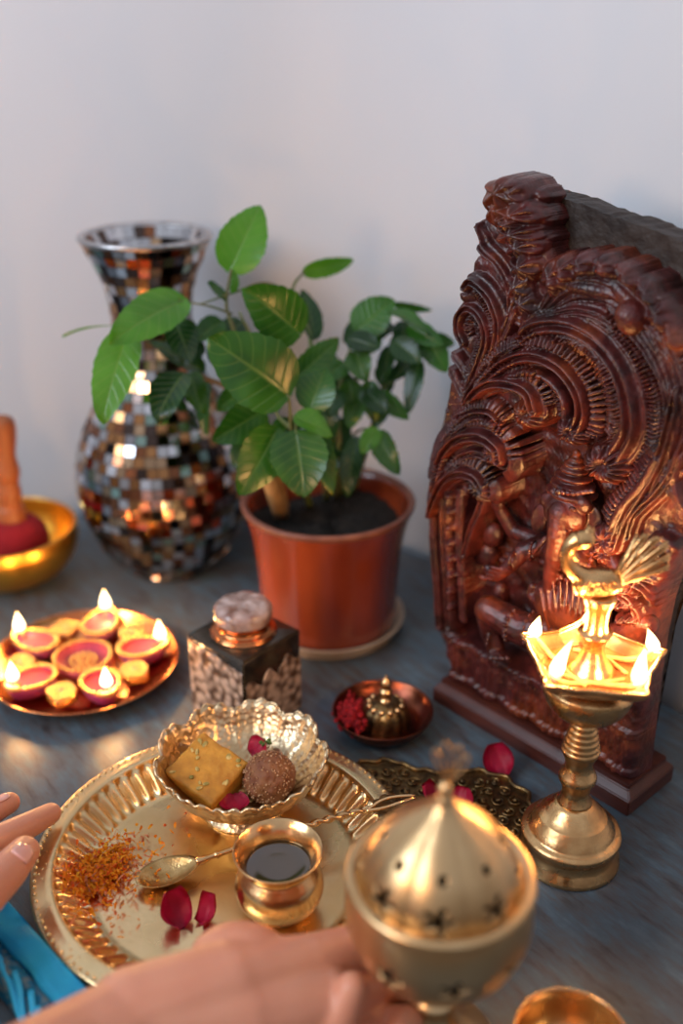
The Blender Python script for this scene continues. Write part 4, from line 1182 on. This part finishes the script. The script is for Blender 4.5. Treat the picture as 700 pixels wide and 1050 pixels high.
st = .00062
fpa = np.array(dense(fp, .002)); s0, z0 = np.array(fp).min(0)-.002; s1, z1 = np.array(fp).max(0)+.002
z0 = .0205
ns, nz = int((s1-s0)/st), int((z1-z0)/st)
S, Z = np.meshgrid(s0+np.arange(ns)*st, z0+np.arange(nz)*st)
def inpoly(S, Z, poly):
    c = np.zeros(S.shape, bool); n = len(poly); j = n-1
    for i in range(n):
        xi, yi = poly[i]; xj, yj = poly[j]
        if yi != yj: c ^= ((yi > Z) != (yj > Z)) & (S < (xj-xi)*(Z-yi)/(yj-yi)+xi)
        j = i
    return c
def distp(S, Z, poly, near=False):
    d = np.full(S.shape, 9.0); n = len(poly); NX = np.zeros(S.shape); NZ = np.zeros(S.shape)
    for i in range(n):
        ax_, ay = poly[i]; bx, by = poly[(i+1)%n]; dx, dy = bx-ax_, by-ay; L2 = dx*dx+dy*dy
        if L2 < 1e-12: continue
        t = np.clip(((S-ax_)*dx+(Z-ay)*dy)/L2, 0, 1); e = np.hypot(S-ax_-t*dx, Z-ay-t*dy)
        if near: u_ = e < d; NX = np.where(u_, ax_+t*dx, NX); NZ = np.where(u_, ay+t*dy, NZ)
        d = np.minimum(d, e)
    return (d, NX, NZ) if near else d
IN = inpoly(S, Z, fp); ED, NX, NZ = distp(S, Z, fp, True)
Hh = np.zeros(S.shape)-.001
def nz_(S, Z, f, seed):
    r = np.random.RandomState(seed); o = 0*S
    for k in range(6):
        a = r.uniform(0, 6.28); ff = f*r.uniform(.7, 1.5); o = o+np.sin((S*math.cos(a)+Z*math.sin(a))*ff+r.uniform(0, 6.28)+.8*np.sin((S*math.sin(a)-Z*math.cos(a))*ff*.6))
    return o/6
Hh += .0012*nz_(S, Z, 260, 1)+.0006*nz_(S, Z, 700, 2)
# niche behind the figure
nich = [Q(*p)[:2] for p in [(468,655),(466,600),(468,540),(480,500),(505,478),(520,450),(545,430),(580,425),(610,445),(640,480),(655,520),(655,570),(650,640),(640,700),(600,720)]]
zl = Q(468,655)[1]
nich = [(a, max(b, zl)) for a, b in nich]+[(Q(650,640)[0], zl)]
nin = inpoly(S, Z, nich); nd = distp(S, Z, nich)*np.where(nin, 1, -1)
k = np.clip(nd/.006, 0, 1); Hh = Hh*(1-k)+(-.019+.0012*nz_(S, Z, 500, 5))*k
def plume(pts, w0, w1, hgt, groove=3, teeth=0, tside=1, tfreq=420, base=0.0, wid_t=.45, ribs=0.0):
    """raised sweeping band: pts in pixels; w in px half width"""
    q = [Q(*p) for p in pts]; ppm = sum(a[2] for a in q)/len(q)
    P_ = np.array([(a[0], a[1]) for a in q]); C_ = np.array(spl([tuple(p) for p in P_], 10)); n = len(C_)
    seg = np.r_[0, np.cumsum(np.hypot(*np.diff(C_, axis=0).T))]
    w0, w1 = w0/ppm, w1/ppm; wm = max(w0, w1)*(1+wid_t*2+.3)
    m = (S > C_[:,0].min()-wm) & (S < C_[:,0].max()+wm) & (Z > C_[:,1].min()-wm) & (Z < C_[:,1].max()+wm)
    s_, z_ = S[m], Z[m]; bd = np.full(s_.shape, 9.0); bt = np.zeros(s_.shape); bs = np.zeros(s_.shape)
    for i in range(n-1):
        a, b = C_[i], C_[i+1]; d = b-a; L2 = d@d
        if L2 < 1e-12: continue
        t = np.clip(((s_-a[0])*d[0]+(z_-a[1])*d[1])/L2, 0, 1); ex = s_-a[0]-t*d[0]; ez = z_-a[1]-t*d[1]; dd = np.hypot(ex, ez)
        u_ = dd < bd; bd = np.where(u_, dd, bd); bt = np.where(u_, seg[i]+t*math.sqrt(L2), bt); bs = np.where(u_, np.sign(d[0]*ez-d[1]*ex), bs)
    tt = bt/seg[-1]; w = w0+(w1-w0)*tt; w = w*np.clip(.35+tt*6, .35, 1)
    x = bd/w*bs
    prof = np.sqrt(np.clip(1-x*x, 0, 1)); h = hgt*prof
    if groove: h = h-hgt*.42*(.5+.5*np.cos(x*PI*groove))*prof
    if ribs: h = h-hgt*ribs*(.5+.5*np.cos(bt*1500))*prof
    h = np.where(bd < w, base+h, -9)
    if teeth:
        xs_ = bd/w*np.where(bs*tside > 0, 1, -1)
        bnd = (xs_ >= .9) & (xs_ < 1+wid_t*2)
        tv = (np.cos(bt*tfreq*2*PI) > -.25)
        e = 1-np.clip((xs_-1)/(wid_t*2), 0, 1)
        h2 = np.where(bnd & tv, base+teeth*hgt*(.35+.65*e**.5), -9)
        h = np.maximum(h, h2)
        # dark groove beside the teeth
        g_ = (xs_ >= .9) & (xs_ < 1+wid_t*2) & ~tv
        hh = Hh[m]; hh = np.where(g_, np.minimum(hh, base-.003), hh); Hh[m] = hh
    Hh[m] = np.maximum(Hh[m], h)
def blob(p, rx, ry, hgt, base=0.0, rot=0, rays=0, lobes=0):
    a = Q(*p); rx, ry = rx/a[2]/.82, ry/a[2]; r = math.radians(rot)
    dx, dz = S-a[0], Z-a[1]; x = (dx*math.cos(r)+dz*math.sin(r))/rx; y = (-dx*math.sin(r)+dz*math.cos(r))/ry; d = np.hypot(x, y); an = np.arctan2(y, x)
    if lobes: d = d/(1+.14*np.abs(np.cos(lobes*an/2)))
    h = hgt*np.sqrt(np.clip(1-d*d, 0, 1))
    if rays: h = h*(1-.45*(.5+.5*np.cos(rays*an))*np.clip(d*1.6, 0, 1))-(hgt*.5*np.exp(-(d/.25)**2) if rays > 8 else 0)
    h = np.where(d < 1, base+h, -9); global Hh; Hh = np.maximum(Hh, h)
def c1(*p): return [C1(*q) for q in p]
# big arches, outermost first
plume(c1((330,420),(400,345),(500,345),(580,400),(645,480),(685,600),(690,720),(650,830),(590,900)), 20, 14, .006, 4)
plume([CR(0,232),CR(120,215),CR(230,270),CR(310,370),CR(345,480),CR(330,600),CR(280,720),CR(215,830)], 9, 9, .0085, 3, .7, -1, 330, wid_t=.7)
plume([CR(190,200),CR(290,290),CR(350,400),CR(375,520),CR(345,650),CR(300,730)], 10, 9, .0075, 3, .6, -1, 300)
plume([CR(270,250),CR(350,330),CR(395,430),CR(420,540),CR(400,660)], 10, 10, .006, 3, .6, 1, 280)
plume(c1((270,505),(320,455),(400,445),(480,480),(545,555),(575,650),(575,730),(535,800)), 17, 17, .013, 3, .75, -1, 330, wid_t=.55)
plume(c1((300,520),(360,480),(430,490),(490,550),(520,640),(520,720)), 4, 5, .009, 0, .9, -1, 300, base=-.002, wid_t=1.2)
plume(c1((180,605),(250,545),(320,525),(390,550),(440,610),(455,670),(440,720)), 12, 13, .014, 3, .8, 1, 380, wid_t=.5)
plume(c1((230,590),(300,570),(360,590),(400,640),(405,690)), 6, 6, .010, 0, .8, -1, 340, wid_t=.8)
plume(c1((150,645),(200,603),(260,598),(310,620),(330,670)), 11, 12, .014, 3, .6, 1, 420, wid_t=.5)
plume(c1((105,730),(150,690),(200,685),(232,715)), 8, 8, .012, 2, .7, 1, 420, wid_t=.6)
plume(c1((60,890),(80,800),(120,750),(180,738),(225,765),(235,800)), 10, 13, .014, 3, .7, 1, 420, wid_t=.5)
plume(c1((85,870),(110,810),(160,785),(210,800)), 7, 7, .010, 2)
plume(c1((45,950),(78,870),(120,838),(165,845),(190,880)), 9, 10, .013, 3, .7, 1, 420, wid_t=.5)
# crest lobes over the arch
for x, y, rx, ry, r in [(372,320,15,22,-20),(400,300,14,18,-10),(448,283,17,15,0),(508,285,19,16,10),(572,312,18,15,30),(625,358,18,15,35),(655,418,19,16,45),(690,470,16,14,60)]:
    blob(C1(x, y), rx, ry, .011, .001, -r, rays=5)
    blob(C1(x+6, y+14), rx*.5, ry*.4, .013, .001, -r)
blob(C1(574,425), 15, 21, .014, 0, 25); blob(C1(455,350), 38, 9, .007, 0, 0); blob(C1(560,380), 28, 10, .007, 0, -35)
# flower ends
blob(C1(512,812), 22, 20, .018, 0, 0, rays=16, lobes=12); blob(C1(425,725), 17, 14, .016, 0, 0, rays=13, lobes=9)
blob(C1(305,680), 16, 15, .015, 0, 0, rays=13, lobes=9); blob(C1(215,785), 13, 12, .014, 0, 0, rays=11, lobes=8)
blob(C1(178,880), 14, 14, .014, 0, 0, rays=11, lobes=8); blob(C1(205,705), 9, 8, .013, 0, 0, rays=8)
# left leaf column
for x, y, rx, ry, h in [(232,95,22,24,.010),(262,100,13,20,.008),(270,155,23,14,.011),(272,205,22,13,.011),(262,178,12,8,.013),(285,240,17,13,.010),(292,292,15,15,.010),(280,345,12,18,.009),(292,390,13,17,.008),(215,140,12,18,.007)]:
    blob(C1(x, y), rx, ry, h*1.2, .001, 8, lobes=5, rays=6)
plume(c1((140,640),(200,560),(238,480),(268,400),(300,320),(305,250)), 8, 6, .009, 2)
plume(c1((135,650),(180,585),(218,515),(228,440),(208,380),(180,345),(155,330),(140,345)), 11, 9, .011, 3, .7, 1, 420, wid_t=.5)
plume(c1((145,620),(178,545),(195,480),(182,425),(150,400),(125,420),(122,460),(135,490)), 10, 8, .011, 3, .7, 1, 430, wid_t=.5)
plume(c1((163,180),(180,240),(225,285),(252,340),(258,410),(235,480)), 10, 7, .009, 3)
plume(c1((250,420),(280,440),(300,430),(310,400)), 6, 6, .007, 1)
plume(c1((95,560),(115,600),(140,650)), 9, 7, .008, 2); plume(c1((100,520),(130,560),(150,610)), 8, 6, .008, 2)
# right lower strands, curl, leaves
plume([CR(385,430),CR(365,540),CR(330,640),CR(285,720),(CR(235,800)),CR(205,880)], 11, 10, .010, 3)
plume([CR(420,560),CR(385,650),CR(340,720),CR(270,790),CR(250,850)], 9, 8, .010, 3)
for k in range(5): plume([CR(395-14*k,600+20*k),CR(370+5*k,700+14*k),CR(400+8*k,790+4*k)], 6, 4, .011, 1)
plume([CR(200,830),CR(230,770),CR(290,700),CR(330,630)], 8, 6, .010, 0, .8, 1, 300, wid_t=.9)
sp_c = CR(330,905)
plume([(sp_c[0]+r*math.cos(a), sp_c[1]-r*math.sin(a)) for r, a in [(20,-2.4),(21,-1.2),(20,0),(18,1.2),(14,2.4),(10,3.6),(6,4.8),(3,6)]], 9, 7, .015, 1)
plume([CR(250,1000),CR(280,960),CR(320,965),CR(345,990)], 9, 5, .013, 2); plume([CR(262,930),CR(300,945),CR(345,985),CR(352,1040)], 7, 6, .011, 2)
plume([CR(230,960),CR(300,990),CR(330,1060),CR(320,1120),CR(330,1180)], 12, 8, .012, 3); plume([CR(210,1000),CR(262,1040),CR(285,1110),CR(275,1180)], 10, 7, .011, 3)
for k in range(9): blob(CR(215+22*(k%3)+6*(k//3),1000+42*(k//3)), 7, 8, .012, 0, 30, rays=5)
blob(CR(180,860), 14, 16, .012, 0, 0, rays=9, lobes=7); blob(CR(165,900), 12, 14, .012, -.004, 0, rays=9, lobes=7); blob(CR(120,560),15,18,.010,-.004,0,rays=11)
# left upright bands beside the niche and small beads
plume([C2(45,120),C2(42,260),C2(55,400),C2(62,520)], 7, 7, .007, 2); plume([C2(80,140),C2(78,270),C2(85,400),C2(90,520)], 8, 8, .008, 2)
plume([C2(115,160),C2(112,280),C2(118,400),C2(122,500)], 6, 6, .006, 1)
for k in range(9): blob(C2(98,130+42*k), 3.5, 4.5, .008, .002)
plume([C2(190,120),C2(175,200),C2(150,260),C2(130,330)], 8, 5, .008, 2)
# leaf-carved pedestal band under the figure
zt = zl; zb = .0205+.004
m = (Z < zt+.0005) & (Z > z0)
fz = (Z-zb)/(zt-zb)
wv = np.abs(((S/.030)+.0) % 1.0-.5)*2
leafz = np.clip(1-(wv**1.6)-np.abs(fz-.45)*.9, 0, 1)
ph = -.002+.003*(fz > .86)+.0030*(fz < .12)+.0040*np.sqrt(leafz)*(1-.25*np.cos(wv*14))
Hh = np.where(m, ph+.0005*nz_(S, Z, 900, 9), Hh)
Hh += .00035*nz_(S, Z, 2300, 12)+.0007*nz_(S, Z, 420, 14)
# rounded edge
rd = .0050; e = np.clip(ED/rd, 0, 1); eb = np.where(Z < z0+rd*1.2, 1, 0)
e = np.where((Z < z0+.008) , np.maximum(e, .0), e)
drop = .0115*(1-np.sqrt(np.clip(1-(1-e)**2, 0, 1)))
Y = .010-Hh+drop
idx = -np.ones(S.shape, int); vis = np.argwhere(IN); idx[IN] = np.arange(len(vis))
# pull the ragged border on to the outline
snap = ED < st*1.05; SX = np.where(snap, NX, S); SZ_ = np.where(snap, NZ, Z); Y = np.where(snap, np.maximum(Y, .0190), Y)
vx = np.stack([SX[IN], Y[IN], SZ_[IN]], 1)
q = idx; f = (q[:-1,:-1] >= 0) & (q[1:,:-1] >= 0) & (q[1:,1:] >= 0) & (q[:-1,1:] >= 0)
faces = np.stack([q[:-1,:-1][f], q[:-1,1:][f], q[1:,1:][f], q[1:,:-1][f]], 1)
me = bpy.data.meshes.new('carved_relief')
me.from_pydata(vx.tolist(), [], faces.tolist())
bm = bmesh.new(); bm.from_mesh(me)
bmesh.ops.delete(bm, geom=[v for v in bm.verts if not v.link_faces], context='VERTS')
be = [e for e in bm.edges if e.is_boundary]
r = bmesh.ops.extrude_edge_only(bm, edges=be)
for v in r['geom']:
    if isinstance(v, bmesh.types.BMVert): v.co.y = .0335
bm.to_mesh(me); bm.free()
for p in me.polygons: p.use_smooth = True
me.materials.append(M['carving']); ro = bpy.data.objects.new('carved_relief', me); C.objects.link(ro); ro.parent = carv

# seated elephant-headed figure, fused into one body
bm = bmesh.new()
def QP(x, y, yl):
    a = Q(*C2(x, y), yl); return Vector((a[0], yl, a[1])), a[2]
def el(x, y, rx, ry, yl=.020, dy=None, rot=0):
    c, pm = QP(x, y, yl); k = 1/2.593/pm
    ball(bm, c, (rx*k/.84, (dy if dy else (rx+ry)/2*.75)*k, ry*k), 20, 14, rot=Matrix.Rotation(math.radians(rot), 3, 'Y'))
def limb(pts, yl0=.018):
    w = []; rd_ = []
    for x, y, r_, yl in pts:
        c, pm = QP(x, y, yl); w.append(c); rd_.append(r_/2.593/pm)
    for i in range(len(w)-1): cone(bm, w[i], w[i+1], rd_[i], rd_[i+1], 14)
for x, y, rx, ry in [(405,165,62,16),(408,145,54,13),(410,124,46,13),(412,106,36,11),(414,92,28,10),(416,80,19,10),(417,66,10,14)]: el(x, y, rx, ry, .016, rx)
for k_ in range(9): el(355+13*k_, 172-2*abs(k_-4), 7, 8, .016-.004*math.sin(k_/8*PI)-.012, 8)
el(388, 222, 56, 56, .010); el(350, 192, 30, 28, .010); el(428, 198, 30, 28, .010); el(458, 250, 30, 54, .014, 9, -8); el(318, 238, 22, 46, .016, 9, 10)
limb([(380,225,40,.006),(368,285,30,.000),(357,335,25,-.001),(348,385,21,.000),(346,425,19,.002),(335,452,17,.003),(312,455,15,.003),(296,440,13,.004),(300,418,11,.004)])
limb([(335,290,8,.004),(315,315,7,.001),(303,330,4,.0)])
el(395, 350, 70, 62, .017); el(405, 472, 100, 84, .011); el(400, 420, 70, 60, .016)
limb([(330,310,28,.018),(275,325,25,.012),(245,360,20,.006),(215,385,17,.003)]); el(200, 385, 20, 22, .003); el(182, 372, 14, 14, .003)
for k_ in range(4): limb([(212-6*k_,372+9*k_,6,.0),(190-5*k_,366+10*k_,5,-.001)])
limb([(330,300,24,.022),(250,270,22,.020),(215,215,18,.016)]); el(205, 195, 20, 24, .014)
limb([(460,310,28,.018),(515,345,24,.012),(540,400,20,.006),(515,440,17,.003)]); limb([(460,300,24,.022),(520,270,22,.020),(545,215,18,.018)])
limb([(360,540,48,.014),(270,530,46,.008),(185,480,40,.004)]); limb([(182,480,36,.004),(190,535,30,.006),(205,590,24,.006)]); el(212, 602, 34, 15, .002); 
for k_ in range(4): el(188+15*k_, 610, 8, 9, -.003, 8)
limb([(440,550,48,.014),(520,560,46,.008),(600,520,36,.008)]); limb([(600,520,34,.008),(560,580,30,.004),(470,600,24,.002)])
el(190, 275, 34, 40, .022); el(180, 330, 30, 40, .024); el(215, 440, 20, 40, .026)
for k_ in range(14): a = PI*k_/13; el(398-60*math.cos(a), 330+70*math.sin(a), 7, 7, .001+.004*abs(math.cos(a)), 8)
for x, y in [(225,350),(240,335),(170,395),(545,395),(330,355)]: el(x, y, 14, 9, .008)
for (x, y, r_, yl) in [(196,560,30,.004),(250,522,46,.006),(300,528,47,.006),(350,536,48,.006),(250,350,22,.004),(305,322,27,.010)]:
    c, pm = QP(x, y, yl)
    for k_ in range(9): a = PI*(k_/8-.5); ball(bm, c+Vector((.0006*math.cos(a*2), -(r_*.95/2.593/pm)*math.cos(a), (r_*1.0/2.593/pm)*math.sin(a))), .0016, 8, 6)
for j_ in range(11):
    t_ = j_/10; x_ = 372-22*t_; y_ = 262+150*t_; c, pm = QP(x_, y_, .0)
    r_ = (33-14*t_)/2.593/pm
    for k_ in range(7): a = PI*(k_/6-.5)*.9; ball(bm, c+Vector((r_*math.sin(a), .0035-r_*math.cos(a)*.98, 0)), (.0013,.0008,.0007), 6, 5)
for j_ in range(9):
    t_ = j_/8; limb([(320+18*j_,400+6*abs(j_-4),4,-.002),(330+15*j_,470+3*abs(j_-4),4,-.006),(345+12*j_,540,4,-.002)])
o = obj('seated_figure', bm, 'carving', carv); remesh(o, .00075, 2, .5)
bm = bmesh.new()
for (x, y) in [(359,215),(407,213)]:
    c, pm = QP(x, y, .0005); ball(bm, c, (.0028,.0016,.0018), 12, 8)
obj('eye', bm, 'plinth', carv)

# ================================================================ hands
def hand(name, bones, blobs, label, nails, origin):
    o = empty(name, origin, label, 'hand')
    bm = bmesh.new()
    for b in bones:
        for i in range(len(b)-1): cone(bm, b[i][0], b[i+1][0], b[i][1], b[i+1][1], 18)
    for c, r in blobs: ball(bm, c, r, 20, 14)
    s = obj('hand_skin', bm, 'skin', o, world=True); remesh(s, .0013, 9, .65)
    for c, d, up_, w, l in nails:
        d = d.normalized(); up_ = (up_-d*up_.dot(d)).normalized(); sd_ = d.cross(up_)
        bm = bmesh.new(); g = []
        for i in range(9):
            row = []
            for j in range(9):
                x = (j/4-1); y = (i/4-1); rr_ = max(abs(x), abs(y)); k = 1 if rr_ == 0 else rr_/math.hypot(x, y)
                k = k*.6+.4*1; x2, y2 = x*k, y*k
                row.append(bm.verts.new(c+sd_*(x2*w)+d*(y2*l)+up_*(-.0022*x2*x2*(w/.006)-.0006*y2*y2)))
            g.append(row)
        for i in range(8):
            for j in range(8): bm.faces.new((g[i][j], g[i][j+1], g[i+1][j+1], g[i+1][j]))
        nl = obj('fingernail', bm, 'nail', o, world=True)
        sw_ = nl.modifiers.new('sit', 'SHRINKWRAP'); sw_.target = s; sw_.wrap_method = 'NEAREST_SURFACEPOINT'; sw_.wrap_mode = 'ABOVE_SURFACE'; sw_.offset = .0005
        so_ = nl.modifiers.new('thick', 'SOLIDIFY'); so_.thickness = .0007; so_.offset = 0
    return o
g_ = lambda u, v, z: Vector(G(u, v, z))
VU = Vector((0,-.55,.83))
lh_b = [
 [(g_(-115,905,.055),.0125),(g_(-58,886,.052),.0108),(g_(-4,862,.044),.0092),(g_(30,846,.037),.0084),(g_(52,834,.031),.0070)],
 [(g_(-125,890,.050),.0120),(g_(-70,866,.042),.0100),(g_(-25,843,.034),.0088),(g_(10,823,.028),.0070)],
 [(g_(-135,878,.045),.0115),(g_(-85,856,.036),.0092),(g_(-50,842,.026),.0080),(g_(-30,836,.018),.0068)],
 [(g_(-142,868,.042),.0100),(g_(-110,850,.030),.0080),(g_(-90,842,.020),.0068),(g_(-74,838,.012),.0058)],
 [(g_(-150,1000,.060),.0160),(g_(-75,965,.062),.0145),(g_(-20,922,.060),.0125),(g_(8,893,.056),.0112),(g_(25,873,.050),.0092)],
 [(g_(-115,905,.055),.0140),(g_(-230,960,.065),.0210)],[(g_(-125,890,.050),.0140),(g_(-230,950,.062),.0210)],[(g_(-142,868,.042),.0130),(g_(-240,930,.055),.0200)],
 [(g_(-230,955,.065),.0230),(g_(-330,1020,.080),.0270),(g_(-480,1110,.110),.0330)]]
tn = g_(25,873,.050)
hand('left_hand', lh_b, [(g_(-100,940,.056),(.030,.026,.018))], 'hand reaching in from the left edge, fingers and thumb touching the brass tray rim',
     [(tn+(CAM-tn).normalized()*.0205+(g_(25,873,.05)-g_(8,893,.056)).normalized()*.002, g_(30,867,.050)-g_(8,893,.056), CAM-tn, .0066, .0080),
      (g_(8,824,.028)+Vector((-.002,-.0036,.0104)), g_(10,823,.028)-g_(-25,843,.034), Vector((-.35,-.3,.9)), .0048, .0060)], g_(-100,930,0))
d_ = lambda u, v, dep: Vector(D(u, v, dep))
rb = [
 [(d_(140,1052,.490),.0275),(d_(235,1015,.505),.0230),(d_(318,990,.522),.0155),(d_(352,976,.532),.0125)],
 [(d_(140,1065,.488),.0280),(d_(250,1045,.500),.0240),(d_(338,1025,.510),.0150)],
 [(d_(150,1100,.488),.0270),(d_(250,1095,.495),.0220),(d_(335,1075,.505),.0145)],
 [(d_(150,1130,.488),.0250),(d_(250,1140,.490),.0200),(d_(325,1125,.500),.0130)],
 [(d_(-160,1250,.360),.0360),(d_(-30,1160,.420),.0315),(d_(80,1092,.468),.0285),(d_(140,1058,.490),.0275)],
 # index, straight behind the bowl
 [(d_(352,976,.532),.0115),(d_(405,952,.556),.0092),(d_(470,925,.565),.0082),(d_(520,905,.556),.0074),(d_(537,898,.548),.0064)],
 [(d_(338,1025,.510),.0120),(d_(392,1012,.545),.0092),(d_(440,1005,.560),.0082),(d_(480,1012,.552),.0068)],
 [(d_(335,1075,.505),.0115),(d_(392,1050,.525),.0090),(d_(418,1048,.520),.0080),(d_(412,1062,.506),.0068)],
 [(d_(325,1125,.497),.0105),(d_(370,1105,.500),.0082),(d_(392,1112,.490),.0068)],
 # thumb in front of the stem
 [(d_(180,1130,.480),.0210),(d_(255,1115,.490),.0150),(d_(322,1075,.500),.0105),(d_(350,1040,.500),.0088),(d_(361,1012,.500),.0076)],
]
hand('right_hand', rb, [(d_(245,985,.520),(.026,.020,.018))], 'foreground hand reaching from the lower left to grip the incense burner',
     [(d_(538,896,.544)+Vector((.0005,-.0038,.0066)), d_(537,898,.548)-d_(500,913,.560), Vector((.2,-.6,.7)), .0050, .0062)], d_(235,1060,.5))

# ================================================================ turquoise cloth
cl = empty('turquoise_cloth', g_(30,1000,0), 'bright turquoise folded cloth with woven border and loose threads, beside the tray', 'cloth')
E0, E1 = g_(-60,845,.020), g_(135,1062,.020); ed = (E1-E0).normalized(); Lc = (E1-E0).length; pd = Vector((ed.y, -ed.x, 0))
if pd.x > 0: pd = -pd
pd = pd.normalized()
def strip(prof, name, m, n=60, seed=0, fade=None):
    bm = bmesh.new(); rows = []
    for i in range(n+1):
        t = i/n; row = []
        for a, z in prof:
            w = .0012*math.sin(t*21+a*260+seed)+.0008*math.sin(t*47+seed*2)
            row.append(bm.verts.new(E0+ed*(Lc*t)+pd*(a+w*.6*(a > .001)+(fade*t if fade and a > .02 else 0))+Vector((0,0,z-.020+(w if a > .001 else 0)))))
        rows.append(row)
    for i in range(n):
        for j in range(len(prof)-1): bm.faces.new((rows[i][j], rows[i][j+1], rows[i+1][j+1], rows[i+1][j]))
    bmesh.ops.solidify(bm, geom=bm.faces[:], thickness=.0008)
    return obj(name, bm, m, cl, world=True)
strip(L_([(-.001,.003),(-.0005,.012),(.0005,.0185),(.0025,.0205),(.008,.0200),(.0135,.0190),(.0160,.0160),(.0165,.0120)], 4), 'folded_edge', 'cloth')
strip(L_([(.0160,.0130),(.0195,.0150),(.0250,.0140),(.0290,.0115),(.0300,.0080),(.032,.003)], 4), 'woven_border', 'cloth_dark', seed=2)
bm = bmesh.new(); rnd = random.Random(17)
for k in range(8):
    a = .335+.072*k+rnd.uniform(-.01,.01)
    q0 = E0+ed*(Lc*a)+pd*(.0235+rnd.uniform(-.002,.002))+Vector((0,0,-.004))
    dr = (ed*.92+pd*rnd.uniform(.10,.32)).normalized()
    pts = [q0+dr*(.010*j)+pd*(.0012*math.sin(j*1.1+k))+Vector((0,0,-.0011*j*(j < 9)-.0*j)) for j in range(8)]
    for p in pts: p.z = max(.003, p.z)
    tube(bm, L_([tuple(p) for p in pts], 3), .0019, 8, flat=.7)
obj('loose_threads', bm, 'thread', cl, world=True)

# ================================================================ light and camera
w = bpy.data.worlds.new('room_light'); bpy.context.scene.world = w; w.use_nodes = True
nt = w.node_tree; N = nt.nodes; L = nt.links
tc = N.new('ShaderNodeTexCoord'); sx = N.new('ShaderNodeSeparateXYZ'); L.new(tc.outputs['Generated'], sx.inputs[0])
cr = N.new('ShaderNodeValToRGB'); e = cr.color_ramp.elements
e[0].position = 0; e[0].color = (.10,.07,.05, 1); e[1].position = 1; e[1].color = (.80,.84,.95, 1)
x = e.new(.45); x.color = (.22,.18,.15, 1); x = e.new(.60); x.color = (.55,.55,.60, 1)
mr = N.new('ShaderNodeMapRange'); mr.inputs['From Min'].default_value = -1; mr.inputs['From Max'].default_value = 1
L.new(sx.outputs[2], mr.inputs['Value']); L.new(mr.outputs[0], cr.inputs[0])
L.new(cr.outputs[0], N['Background'].inputs['Color']); N['Background'].inputs['Strength'].default_value = .70
def area(name, loc, target, sx_, sy_, col, energy):
    l = bpy.data.lights.new(name, 'AREA'); l.shape = 'RECTANGLE'; l.size = sx_; l.size_y = sy_; l.color = col; l.energy = energy
    o = bpy.data.objects.new(name, l); C.objects.link(o); o.location = loc
    o.rotation_euler = (Vector(target)-Vector(loc)).to_track_quat('-Z', 'Y').to_euler()
    return o
area('window_daylight', (-1.75, -.35, 1.35), (-.05, .8, .1), 1.0, 1.3, (.72,.85,1), 32)
area('warm_fill', (-.75, -.30, .62), (.15, .62, .12), .22, .22, (1,.56,.26), 3.6)  # added warm fill for glints on the carving and brass, no actual lamp

cam = bpy.data.cameras.new('camera'); co = bpy.data.objects.new('camera', cam); C.objects.link(co)
co.location = CAM; co.rotation_euler = (PI/2-TH, 0, 0)
cam.sensor_fit = 'HORIZONTAL'; cam.sensor_width = 24; cam.lens = 24*F/700; cam.clip_start = .01
cam.dof.use_dof = True; cam.dof.focus_distance = .66; cam.dof.aperture_fstop = 2.4; cam.dof.aperture_blades = 0
sc_ = bpy.context.scene; sc_.camera = co
sc_.view_settings.view_transform = 'Standard'; sc_.view_settings.look = 'None'; sc_.view_settings.gamma = 1; sc_.view_settings.exposure = 0
